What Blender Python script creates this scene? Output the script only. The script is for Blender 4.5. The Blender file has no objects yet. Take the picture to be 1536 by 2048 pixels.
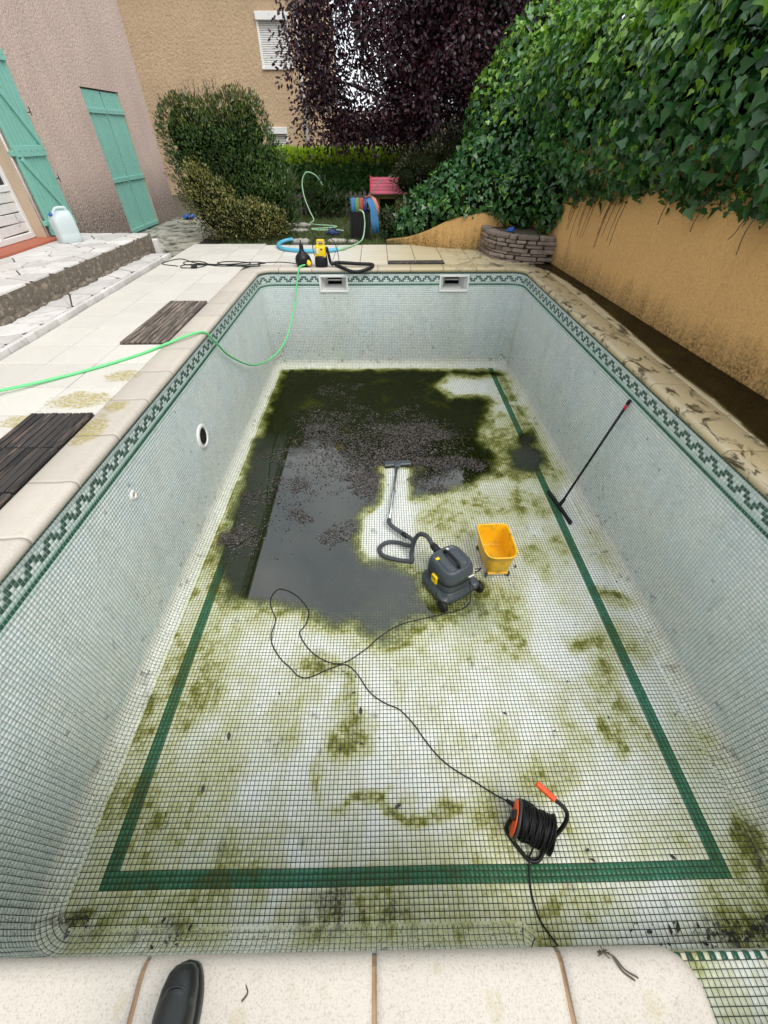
import bpy, bmesh, math, random
import numpy as np
from mathutils import Vector, Matrix

random.seed(7)
RNG = np.random.default_rng(11)
scene = bpy.context.scene
COL = scene.collection

# ------------------------------------------------------------------ camera
CAM = Vector((-0.228, 0.0, 1.482))
PITCH, YAW = math.radians(43.41), math.radians(-0.82)
FWD = Vector((-math.sin(YAW) * math.cos(PITCH), math.cos(YAW) * math.cos(PITCH), -math.sin(PITCH)))
RGT = Vector((math.cos(YAW), math.sin(YAW), 0))
UPV = RGT.cross(FWD)
cd = bpy.data.cameras.new('camera')
cd.sensor_fit = 'VERTICAL'; cd.sensor_height = 36.0
cd.lens = 797.9 / 2048 * 36
cd.clip_start = 0.05; cd.clip_end = 600
cam = bpy.data.objects.new('camera', cd); COL.objects.link(cam)
cam.matrix_world = Matrix(((RGT.x, UPV.x, -FWD.x, CAM.x), (RGT.y, UPV.y, -FWD.y, CAM.y), (RGT.z, UPV.z, -FWD.z, CAM.z), (0, 0, 0, 1)))
scene.camera = cam

# ------------------------------------------------------------------ world, sun, exposure (overcast)
SUN_EL, SUN_AZ = math.radians(52), math.radians(145)
world = bpy.data.worlds.new('World'); scene.world = world; world.use_nodes = True
wn = world.node_tree; bg = wn.nodes['Background']
sky = wn.nodes.new('ShaderNodeTexSky'); sky.sky_type = 'NISHITA'; sky.sun_disc = False
sky.sun_elevation = SUN_EL; sky.sun_rotation = SUN_AZ
sky.air_density = 1.0; sky.dust_density = 4.0; sky.ozone_density = 1.0
# cloud cover: the clear sky is mostly replaced by an even grey-white layer
mixw = wn.nodes.new('ShaderNodeMix'); mixw.data_type = 'RGBA'
mixw.inputs[0].default_value = 0.86
wn.links.new(sky.outputs[0], mixw.inputs[6])
tcw = wn.nodes.new('ShaderNodeTexCoord'); cln = wn.nodes.new('ShaderNodeTexNoise')       # broken cloud layer, the same all round
cln.inputs['Scale'].default_value = 2.6; cln.inputs['Detail'].default_value = 6; cln.inputs['Roughness'].default_value = 0.55
wn.links.new(tcw.outputs['Generated'], cln.inputs['Vector'])
clr = wn.nodes.new('ShaderNodeValToRGB'); clr.color_ramp.elements[0].position = 0.36; clr.color_ramp.elements[1].position = 0.64
clr.color_ramp.elements[0].color = (7.6, 8.6, 9.9, 1); clr.color_ramp.elements[1].color = (13.0, 13.1, 13.3, 1)
wn.links.new(cln.outputs['Fac'], clr.inputs[0]); wn.links.new(clr.outputs[0], mixw.inputs[7])
wn.links.new(mixw.outputs[2], bg.inputs[0])
bg.inputs[1].default_value = 0.10
sd = bpy.data.lights.new('sun', 'SUN'); sd.energy = 1.3; sd.angle = math.radians(35); sd.color = (1, 0.97, 0.92)
sun = bpy.data.objects.new('sun', sd); COL.objects.link(sun)
sun.location = (0, 0, 12)
sdir = Vector((math.sin(SUN_AZ) * math.cos(SUN_EL), math.cos(SUN_AZ) * math.cos(SUN_EL), math.sin(SUN_EL)))
sun.rotation_euler = (-sdir).to_track_quat('-Z', 'Y').to_euler()
vs = scene.view_settings
vs.view_transform = 'Standard'; vs.look = 'None'; vs.gamma = 1; vs.exposure = 0.62
vs.use_curve_mapping = False

# ------------------------------------------------------------------ helpers
WL = {}
def tag(o, label=None, cat=None, group=None, kind=None):
    if label: o['label'] = label
    if cat: o['category'] = cat
    if group: o['group'] = group
    if kind: o['kind'] = kind
    return o
def thing(name, label, cat, loc=(0, 0, 0), rz=0.0, group=None, kind=None):
    o = bpy.data.objects.new(name, None); COL.objects.link(o)
    o.empty_display_size = 0.1
    o.location = loc; o.rotation_euler = (0, 0, rz)
    WL[o.name] = Vector(loc)
    return tag(o, label, cat, group, kind)
def obj(name, me, mat=None, parent=None):
    o = bpy.data.objects.new(name, me); COL.objects.link(o)
    if mat is not None and len(me.materials) == 0: me.materials.append(mat)
    if parent is not None:
        o.parent = parent; WL[o.name] = WL.get(parent.name, Vector((0, 0, 0)))
    else:
        WL[o.name] = Vector((0, 0, 0))
    return o
def unit(v):
    v = Vector(v); return v.normalized() if v.length > 1e-9 else Vector((0, 0, 1))
def catmull(pts, n=6):
    P = [Vector(p) for p in pts]; out = []
    for i in range(len(P) - 1):
        a = P[i - 1] if i > 0 else P[0] * 2 - P[1]
        b, c = P[i], P[i + 1]
        d = P[i + 2] if i + 2 < len(P) else P[-1] * 2 - P[-2]
        for k in range(n):
            t = k / n
            out.append(0.5 * ((2 * b) + (c - a) * t + (2 * a - 5 * b + 4 * c - d) * t * t + (3 * b - a - 3 * c + d) * t ** 3))
    out.append(P[-1]); return out
class MB:
    def __init__(s): s.v = []; s.f = []; s.sm = []
    def add(s, vs, fs, smooth=False):
        k = len(s.v); s.v += [tuple(v) for v in vs]
        s.f += [tuple(i + k for i in f) for f in fs]; s.sm += [smooth] * len(fs); return s
    def box(s, c, size, rz=0, M=None):
        hx, hy, hz = size[0] / 2, size[1] / 2, size[2] / 2
        R = Matrix.Rotation(rz, 3, 'Z') if M is None else M
        vs = [Vector(c) + R @ Vector((x * hx, y * hy, z * hz)) for x in (-1, 1) for y in (-1, 1) for z in (-1, 1)]
        return s.add(vs, [(0, 1, 3, 2), (4, 6, 7, 5), (0, 4, 5, 1), (2, 3, 7, 6), (0, 2, 6, 4), (1, 5, 7, 3)])
    def span(s, a, b):
        return s.box([(a[i] + b[i]) / 2 for i in range(3)], [abs(b[i] - a[i]) for i in range(3)])
    def bbox(s, c, size, b=0.01, rz=0, M=None):          # bevelled box
        hx, hy, hz = size[0] / 2, size[1] / 2, size[2] / 2
        R = Matrix.Rotation(rz, 3, 'Z') if M is None else M
        rings = []
        for z, i in ((-hz, b), (-hz + b, 0), (hz - b, 0), (hz, b)):
            x, y = hx - i, hy - i; c2 = b * 0.6
            rings.append([(x, -y + c2, z), (x, y - c2, z), (x - c2, y, z), (-x + c2, y, z), (-x, y - c2, z), (-x, -y + c2, z), (-x + c2, -y, z), (x - c2, -y, z)])
        return s.loft([[Vector(c) + R @ Vector(p) for p in r] for r in rings])
    def loft(s, rings, cap0=True, cap1=True, smooth=False):
        n = len(rings[0]); vs = [p for r in rings for p in r]; fs = []
        for i in range(len(rings) - 1):
            for j in range(n):
                fs.append((i * n + j, i * n + (j + 1) % n, (i + 1) * n + (j + 1) % n, (i + 1) * n + j))
        m = len(fs)
        if cap0: fs.append(tuple(range(n - 1, -1, -1)))
        if cap1: fs.append(tuple((len(rings) - 1) * n + j for j in range(n)))
        s.add(vs, fs, smooth)
        for q in range(len(fs) - m): s.sm[-1 - q] = False
        return s
    def tube(s, pts, r, n=8, cap=True, smooth=True):
        pts = [Vector(p) for p in pts]; rings = []; ref = None
        rr = r if hasattr(r, '__len__') else [r] * len(pts)
        for i, p in enumerate(pts):
            d = unit(pts[min(i + 1, len(pts) - 1)] - pts[max(i - 1, 0)])
            if ref is None:
                ref = unit(d.cross(Vector((0, 0, 1)))) if abs(d.z) < 0.95 else Vector((1, 0, 0))
            ref = unit(ref - d * ref.dot(d)); b = d.cross(ref)
            rings.append([p + (ref * math.cos(2 * math.pi * k / n) + b * math.sin(2 * math.pi * k / n)) * rr[i] for k in range(n)])
        return s.loft(rings, cap, cap, smooth)
    def lathe(s, prof, c=(0, 0, 0), n=20, M=None, smooth=True, cap=True):
        R = M if M is not None else Matrix.Identity(3)
        rings = [[Vector(c) + R @ Vector((r * math.cos(2 * math.pi * k / n), r * math.sin(2 * math.pi * k / n), z)) for k in range(n)] for r, z in prof]
        return s.loft(rings, cap, cap, smooth)
    def prism(s, poly, z0, z1, inset=0.0):
        n = len(poly); cx = sum(p[0] for p in poly) / n; cy = sum(p[1] for p in poly) / n
        top = [(cx + (x - cx) * (1 - inset), cy + (y - cy) * (1 - inset), z1) for x, y in poly]
        mid = [(x, y, z1 - (z1 - z0) * 0.3) for x, y in poly] if inset else []
        bot = [(x, y, z0) for x, y in poly]
        return s.loft([bot] + ([mid] if inset else []) + [top])
    def mesh(s, name, off=Vector((0, 0, 0))):
        me = bpy.data.meshes.new(name)
        me.from_pydata([(v[0] - off[0], v[1] - off[1], v[2] - off[2]) for v in s.v], [], s.f)
        if any(s.sm): me.polygons.foreach_set('use_smooth', s.sm)
        me.update(); return me
    def build(s, name, mat, parent=None, local=False):
        off = Vector((0, 0, 0)) if (parent is None or local) else WL.get(parent.name, Vector((0, 0, 0)))
        return obj(name, s.mesh(name, off), mat, parent)
def sel(rx, ry, z, p=3.0, n=28, cx=0, cy=0):              # superellipse ring
    out = []
    for k in range(n):
        a = 2 * math.pi * k / n; c, t = math.cos(a), math.sin(a)
        out.append((cx + rx * math.copysign(abs(c) ** (2 / p), c), cy + ry * math.copysign(abs(t) ** (2 / p), t), z))
    return out
def axisM(d, up=(0, 0, 1)):                               # matrix whose Z is d
    z = unit(d); x = unit(Vector(up).cross(z)) if abs(z.dot(Vector(up))) < 0.98 else Vector((1, 0, 0)); y = z.cross(x)
    return Matrix((x, y, z)).transposed()
# lattice noise
_T = RNG.random((64, 256, 256)).astype(np.float32)
def vnoise(x, y, seed=0):
    x = np.asarray(x, float); y = np.asarray(y, float); T = _T[seed % 64]
    xi = np.floor(x).astype(int); yi = np.floor(y).astype(int); fx = x - xi; fy = y - yi
    fx = fx * fx * (3 - 2 * fx); fy = fy * fy * (3 - 2 * fy)
    a = T[xi % 256, yi % 256]; b = T[(xi + 1) % 256, yi % 256]; c = T[xi % 256, (yi + 1) % 256]; d = T[(xi + 1) % 256, (yi + 1) % 256]
    return (a * (1 - fx) + b * fx) * (1 - fy) + (c * (1 - fx) + d * fx) * fy
def fbm(x, y, seed=0, o=4):
    r = 0; a = 0.5; t = 0
    for k in range(o):
        r = r + a * vnoise(np.asarray(x) * 2 ** k, np.asarray(y) * 2 ** k, seed + k); t += a; a *= 0.5
    return r / t
def sstep(a, b, x):
    t = np.clip((x - a) / (b - a), 0, 1); return t * t * (3 - 2 * t)

# ------------------------------------------------------------------ materials
def nd(nt, typ, ins=None, **props):
    n = nt.nodes.new(typ)
    for k, v in props.items(): setattr(n, k, v)
    for k, v in (ins or {}).items():
        if isinstance(v, bpy.types.NodeSocket): nt.links.new(v, n.inputs[k])
        else: n.inputs[k].default_value = v
    return n
def c4(c): return (c[0], c[1], c[2], 1)
def newmat(name):
    m = bpy.data.materials.new(name); m.use_nodes = True
    nt = m.node_tree; return m, nt, nt.nodes['Principled BSDF']
def mixc(nt, f, a, b, blend='MIX'):
    n = nd(nt, 'ShaderNodeMix', data_type='RGBA', blend_type=blend)
    for i, v in ((0, f), (6, a), (7, b)):
        if isinstance(v, bpy.types.NodeSocket): nt.links.new(v, n.inputs[i])
        else: n.inputs[i].default_value = v if i == 0 else c4(v)
    return n.outputs[2]
def math2(nt, op, a, b=0.5, clamp=False):
    n = nd(nt, 'ShaderNodeMath', operation=op, use_clamp=clamp)
    for i, v in ((0, a), (1, b)):
        if isinstance(v, bpy.types.NodeSocket): nt.links.new(v, n.inputs[i])
        else: n.inputs[i].default_value = v
    return n.outputs[0]
def ramp(nt, x, a, b):                                    # linear 0..1 between a and b
    n = nd(nt, 'ShaderNodeMapRange', {0: x, 1: a, 2: b, 3: 0.0, 4: 1.0}); n.clamp = True
    return n.outputs[0]
def noise(nt, vec, scale, detail=4, rough=0.55, dist=0.0):
    return nd(nt, 'ShaderNodeTexNoise', {'Vector': vec, 'Scale': scale, 'Detail': detail, 'Roughness': rough, 'Distortion': dist}).outputs[0]
def wpos(nt): return nd(nt, 'ShaderNodeNewGeometry').outputs['Position']
def scalev(nt, vec, s):
    n = nd(nt, 'ShaderNodeVectorMath', operation='MULTIPLY'); nt.links.new(vec, n.inputs[0]); n.inputs[1].default_value = s; return n.outputs[0]
def bump(nt, h, strength, dist=0.01):
    return nd(nt, 'ShaderNodeBump', {'Height': h, 'Strength': strength, 'Distance': dist}).outputs[0]
def simple(name, col, rough=0.6, var=0.15, scale=6, bmp=0.0, bscale=80, bdist=0.004, metal=0.0, rnd=0.0, dirt=None, dscale=5, dlo=0.5, dhi=0.75, coat=0.0, spec=0.5, stretch=None):
    m, nt, b = newmat(name); p = wpos(nt)
    if stretch: p = scalev(nt, p, stretch)
    n1 = noise(nt, p, scale, 5)
    c = mixc(nt, n1, [x * (1 - var) for x in col], [min(1, x * (1 + var)) for x in col])
    if rnd:
        oi = nd(nt, 'ShaderNodeObjectInfo'); h = nd(nt, 'ShaderNodeHueSaturation', {'Color': c, 'Value': nd(nt, 'ShaderNodeMapRange', {0: oi.outputs['Random'], 3: 1 - rnd, 4: 1 + rnd}).outputs[0]}); c = h.outputs[0]
    if dirt:
        f = ramp(nt, noise(nt, p, dscale, 8, 0.65, 0.3), dlo, dhi); c = mixc(nt, f, c, dirt)
    nt.links.new(c, b.inputs['Base Color'])
    b.inputs['Roughness'].default_value = rough; b.inputs['Metallic'].default_value = metal
    b.inputs['Specular IOR Level'].default_value = spec
    if coat: b.inputs['Coat Weight'].default_value = coat
    if bmp: nt.links.new(bump(nt, noise(nt, p, bscale, 4, 0.6), bmp, bdist), b.inputs['Normal'])
    return m
def tile_mat():
    m, nt, b = newmat('mosaic_tile'); p = wpos(nt)
    col = nd(nt, 'ShaderNodeAttribute', attribute_name='Col').outputs[0]
    st = nd(nt, 'ShaderNodeSeparateColor', {0: nd(nt, 'ShaderNodeAttribute', attribute_name='Stain').outputs[0]})
    nz = noise(nt, p, 55, 6, 0.7); nz2 = noise(nt, p, 14, 5, 0.6)
    a = math2(nt, 'MULTIPLY', st.outputs[0], math2(nt, 'MULTIPLY_ADD', nz, 1.1), True)
    a = math2(nt, 'MULTIPLY', st.outputs[0], ramp(nt, math2(nt, 'ADD', nz, nz2), 0.55, 1.15), True)
    a2 = math2(nt, 'ADD', math2(nt, 'MULTIPLY', a, 0.65), math2(nt, 'MULTIPLY', st.outputs[0], 0.45), True)
    c = mixc(nt, a2, col, mixc(nt, 1.0, col, (0.46, 0.45, 0.015), 'MULTIPLY'))
    c = mixc(nt, ramp(nt, a2, 0.62, 1.12), c, (0.062, 0.066, 0.0015))
    md = math2(nt, 'MULTIPLY', st.outputs[1], ramp(nt, nz, 0.3, 0.62), True)
    c = mixc(nt, md, c, (0.022, 0.02, 0.012))
    sp = math2(nt, 'MULTIPLY', st.outputs[2], ramp(nt, noise(nt, p, 120, 4, 0.65), 0.57, 0.62), True)
    c = mixc(nt, sp, c, (0.07, 0.08, 0.05))
    film = math2(nt, 'MULTIPLY', st.outputs[2], 0.22)
    c = mixc(nt, film, c, mixc(nt, 1.0, c, (0.80, 0.80, 0.68), 'MULTIPLY'))
    nt.links.new(c, b.inputs['Base Color'])
    nt.links.new(nd(nt, 'ShaderNodeMapRange', {0: math2(nt, 'ADD', a2, md), 3: 0.22, 4: 0.6}).outputs[0], b.inputs['Roughness'])
    nt.links.new(bump(nt, noise(nt, p, 220, 3), 0.12, 0.002), b.inputs['Normal'])
    return m
def grout_mat():
    m, nt, b = newmat('grout'); p = wpos(nt)
    col = nd(nt, 'ShaderNodeAttribute', attribute_name='Col').outputs[0]
    st = nd(nt, 'ShaderNodeSeparateColor', {0: nd(nt, 'ShaderNodeAttribute', attribute_name='Stain').outputs[0]})
    c = mixc(nt, noise(nt, p, 40, 4), mixc(nt, 1.0, col, (0.7, 0.7, 0.7), 'MULTIPLY'), col)
    c = mixc(nt, st.outputs[0], c, (0.03, 0.032, 0.006))
    nt.links.new(c, b.inputs['Base Color']); b.inputs['Roughness'].default_value = 0.85
    return m
def stone_mat(name, base, tint_y=True):
    # pale reconstituted stone: grain, pits, yellow algae and mud streaks on the garden-wall side, patches on the house side
    m, nt, b = newmat(name); p = wpos(nt)
    x = nd(nt, 'ShaderNodeSeparateXYZ', {0: p})
    n1 = noise(nt, p, 3.5, 6, 0.6); n2 = noise(nt, p, 210, 5, 0.75); n3 = noise(nt, p, 26, 7, 0.7)
    c = mixc(nt, n1, [v * 0.90 for v in base], [min(1, v * 1.08) for v in base])
    c = mixc(nt, math2(nt, 'MULTIPLY', ramp(nt, n2, 0.50, 0.66), 0.55), c, [base[0] * 0.42, base[1] * 0.36, base[2] * 0.30])
    c = mixc(nt, math2(nt, 'MULTIPLY', ramp(nt, n3, 0.55, 0.8), 0.35), c, [base[0] * 0.66, base[1] * 0.58, base[2] * 0.44])
    oi = nd(nt, 'ShaderNodeObjectInfo')
    c = nd(nt, 'ShaderNodeHueSaturation', {'Color': c, 'Value': nd(nt, 'ShaderNodeMapRange', {0: oi.outputs['Random'], 3: 0.93, 4: 1.05}).outputs[0]}).outputs[0]
    # wet algae side
    side = math2(nt, 'MULTIPLY', ramp(nt, math2(nt, 'ADD', x.outputs[0], math2(nt, 'MULTIPLY', n1, 1.4)), -0.3, 1.1), ramp(nt, x.outputs[1], 0.6, 2.0))
    yel = math2(nt, 'MULTIPLY', side, ramp(nt, math2(nt, 'ADD', math2(nt, 'MULTIPLY', n3, 0.5), math2(nt, 'MULTIPLY', noise(nt, p, 6, 6, 0.6), 0.5)), 0.24, 0.46), True)
    nose = math2(nt, 'SUBTRACT', 1.0, math2(nt, 'MULTIPLY', ramp(nt, x.outputs[2], 0.0015, 0.006), 0.22))
    c = mixc(nt, math2(nt, 'MULTIPLY', math2(nt, 'MULTIPLY', yel, 0.70), nose), c, (0.47, 0.37, 0.16))
    ps = scalev(nt, p, (1.0, 0.55, 1.0))
    streak = noise(nt, ps, 7, 9, 0.72, 1.2)
    zmask = ramp(nt, math2(nt, 'SUBTRACT', x.outputs[0], 0.55), 0.0, 1.3)
    mudf = math2(nt, 'MULTIPLY', math2(nt, 'MULTIPLY', side, zmask), ramp(nt, streak, 0.53, 0.575), True)
    c = mixc(nt, math2(nt, 'MULTIPLY', mudf, math2(nt, 'MULTIPLY', ramp(nt, noise(nt, p, 2.8, 5, 0.6), 0.38, 0.52), 0.95)), c, (0.045, 0.032, 0.012))
    # algae patches on the house side
    tot = None
    for bx, by, rx, ry in ((-2.52, 2.85, 0.34, 0.20), (-2.40, 3.28, 0.20, 0.16), (-2.22, 2.42, 0.14, 0.28), (-2.75, 2.55, 0.25, 0.14), (-2.2, 2.75, 0.12, 0.12), (-0.845, -0.105, 0.018, 0.035), (-0.565, -0.13, 0.03, 0.03), (0.03, -0.12, 0.03, 0.045), (0.40, -0.13, 0.035, 0.045), (-0.1, -0.06, 0.02, 0.02)):
        dx = math2(nt, 'DIVIDE', math2(nt, 'SUBTRACT', x.outputs[0], bx), rx); dy = math2(nt, 'DIVIDE', math2(nt, 'SUBTRACT', x.outputs[1], by), ry)
        d = math2(nt, 'ADD', math2(nt, 'MULTIPLY', dx, dx), math2(nt, 'MULTIPLY', dy, dy))
        f = math2(nt, 'SUBTRACT', 1.0, d, True)
        tot = f if tot is None else math2(nt, 'MAXIMUM', tot, f)
    pat = ramp(nt, math2(nt, 'ADD', math2(nt, 'MULTIPLY', tot, 0.42), math2(nt, 'MULTIPLY', noise(nt, scalev(nt, p, (1, 1.6, 1)), 11, 8, 0.68, 0.6), 0.8)), 0.58, 0.70)
    pat = math2(nt, 'MULTIPLY', pat, ramp(nt, tot, 0.0, 0.12))
    pat = math2(nt, 'MULTIPLY', pat, math2(nt, 'ADD', math2(nt, 'MULTIPLY', ramp(nt, x.outputs[1], 0.2, 0.8), 0.7), 0.28))
    pat = math2(nt, 'MULTIPLY', pat, ramp(nt, noise(nt, p, 40, 6, 0.7), 0.36, 0.56))
    c = mixc(nt, math2(nt, 'MULTIPLY', pat, 0.9), c, (0.33, 0.27, 0.06))
    nt.links.new(c, b.inputs['Base Color'])
    nt.links.new(nd(nt, 'ShaderNodeMapRange', {0: side, 3: 0.78, 4: 0.5}).outputs[0], b.inputs['Roughness'])
    nt.links.new(bump(nt, math2(nt, 'ADD', n2, math2(nt, 'MULTIPLY', n3, 0.3)), 0.22, 0.0015), b.inputs['Normal'])
    return m
def leaf_mat(name, rough=0.4, transl=0.25, tcol=(1.3, 1.5, 0.6), spec=0.5):
    m, nt, b = newmat(name)
    col = nd(nt, 'ShaderNodeAttribute', attribute_name='Col').outputs[0]
    nt.links.new(col, b.inputs['Base Color']); b.inputs['Roughness'].default_value = rough
    b.inputs['Specular IOR Level'].default_value = spec
    t = nd(nt, 'ShaderNodeBsdfTranslucent', {'Color': mixc(nt, 1.0, col, tcol, 'MULTIPLY')})
    mx = nd(nt, 'ShaderNodeMixShader', {0: transl, 1: b.outputs[0], 2: t.outputs[0]})
    nt.links.new(mx.outputs[0], nt.nodes['Material Output'].inputs[0])
    return m
def roughcast(name, col, col2, zlo, zhi, dark, bs=0.9, bscale=38, streak=0.0):
    # thrown render with a grubby splash zone along the foot of the wall
    m, nt, b = newmat(name); p = wpos(nt); x = nd(nt, 'ShaderNodeSeparateXYZ', {0: p})
    n1 = noise(nt, p, 1.3, 6, 0.6); n2 = noise(nt, p, bscale, 5, 0.6); n3 = noise(nt, scalev(nt, p, (6, 6, 0.9)), 2.0, 6, 0.65)
    c = mixc(nt, ramp(nt, n1, 0.3, 0.7), col, col2)
    c = mixc(nt, math2(nt, 'MULTIPLY', ramp(nt, n2, 0.46, 0.66), 0.5), c, [v * 0.58 for v in col])
    if streak: c = mixc(nt, math2(nt, 'MULTIPLY', ramp(nt, n3, 0.5, 0.75), streak), c, [v * 0.62 for v in col])
    h = math2(nt, 'ADD', x.outputs[2], math2(nt, 'MULTIPLY', math2(nt, 'SUBTRACT', n3, 0.5), 0.7))
    f = math2(nt, 'MULTIPLY', math2(nt, 'SUBTRACT', 1.0, ramp(nt, h, zlo, zhi)), ramp(nt, n2, 0.25, 0.62))
    c = mixc(nt, f, c, dark)
    nt.links.new(c, b.inputs['Base Color']); b.inputs['Roughness'].default_value = 0.9
    nt.links.new(bump(nt, noise(nt, p, bscale, 3, 0.5, 0.4), bs, 0.42 / bscale), b.inputs['Normal'])
    return m
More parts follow.
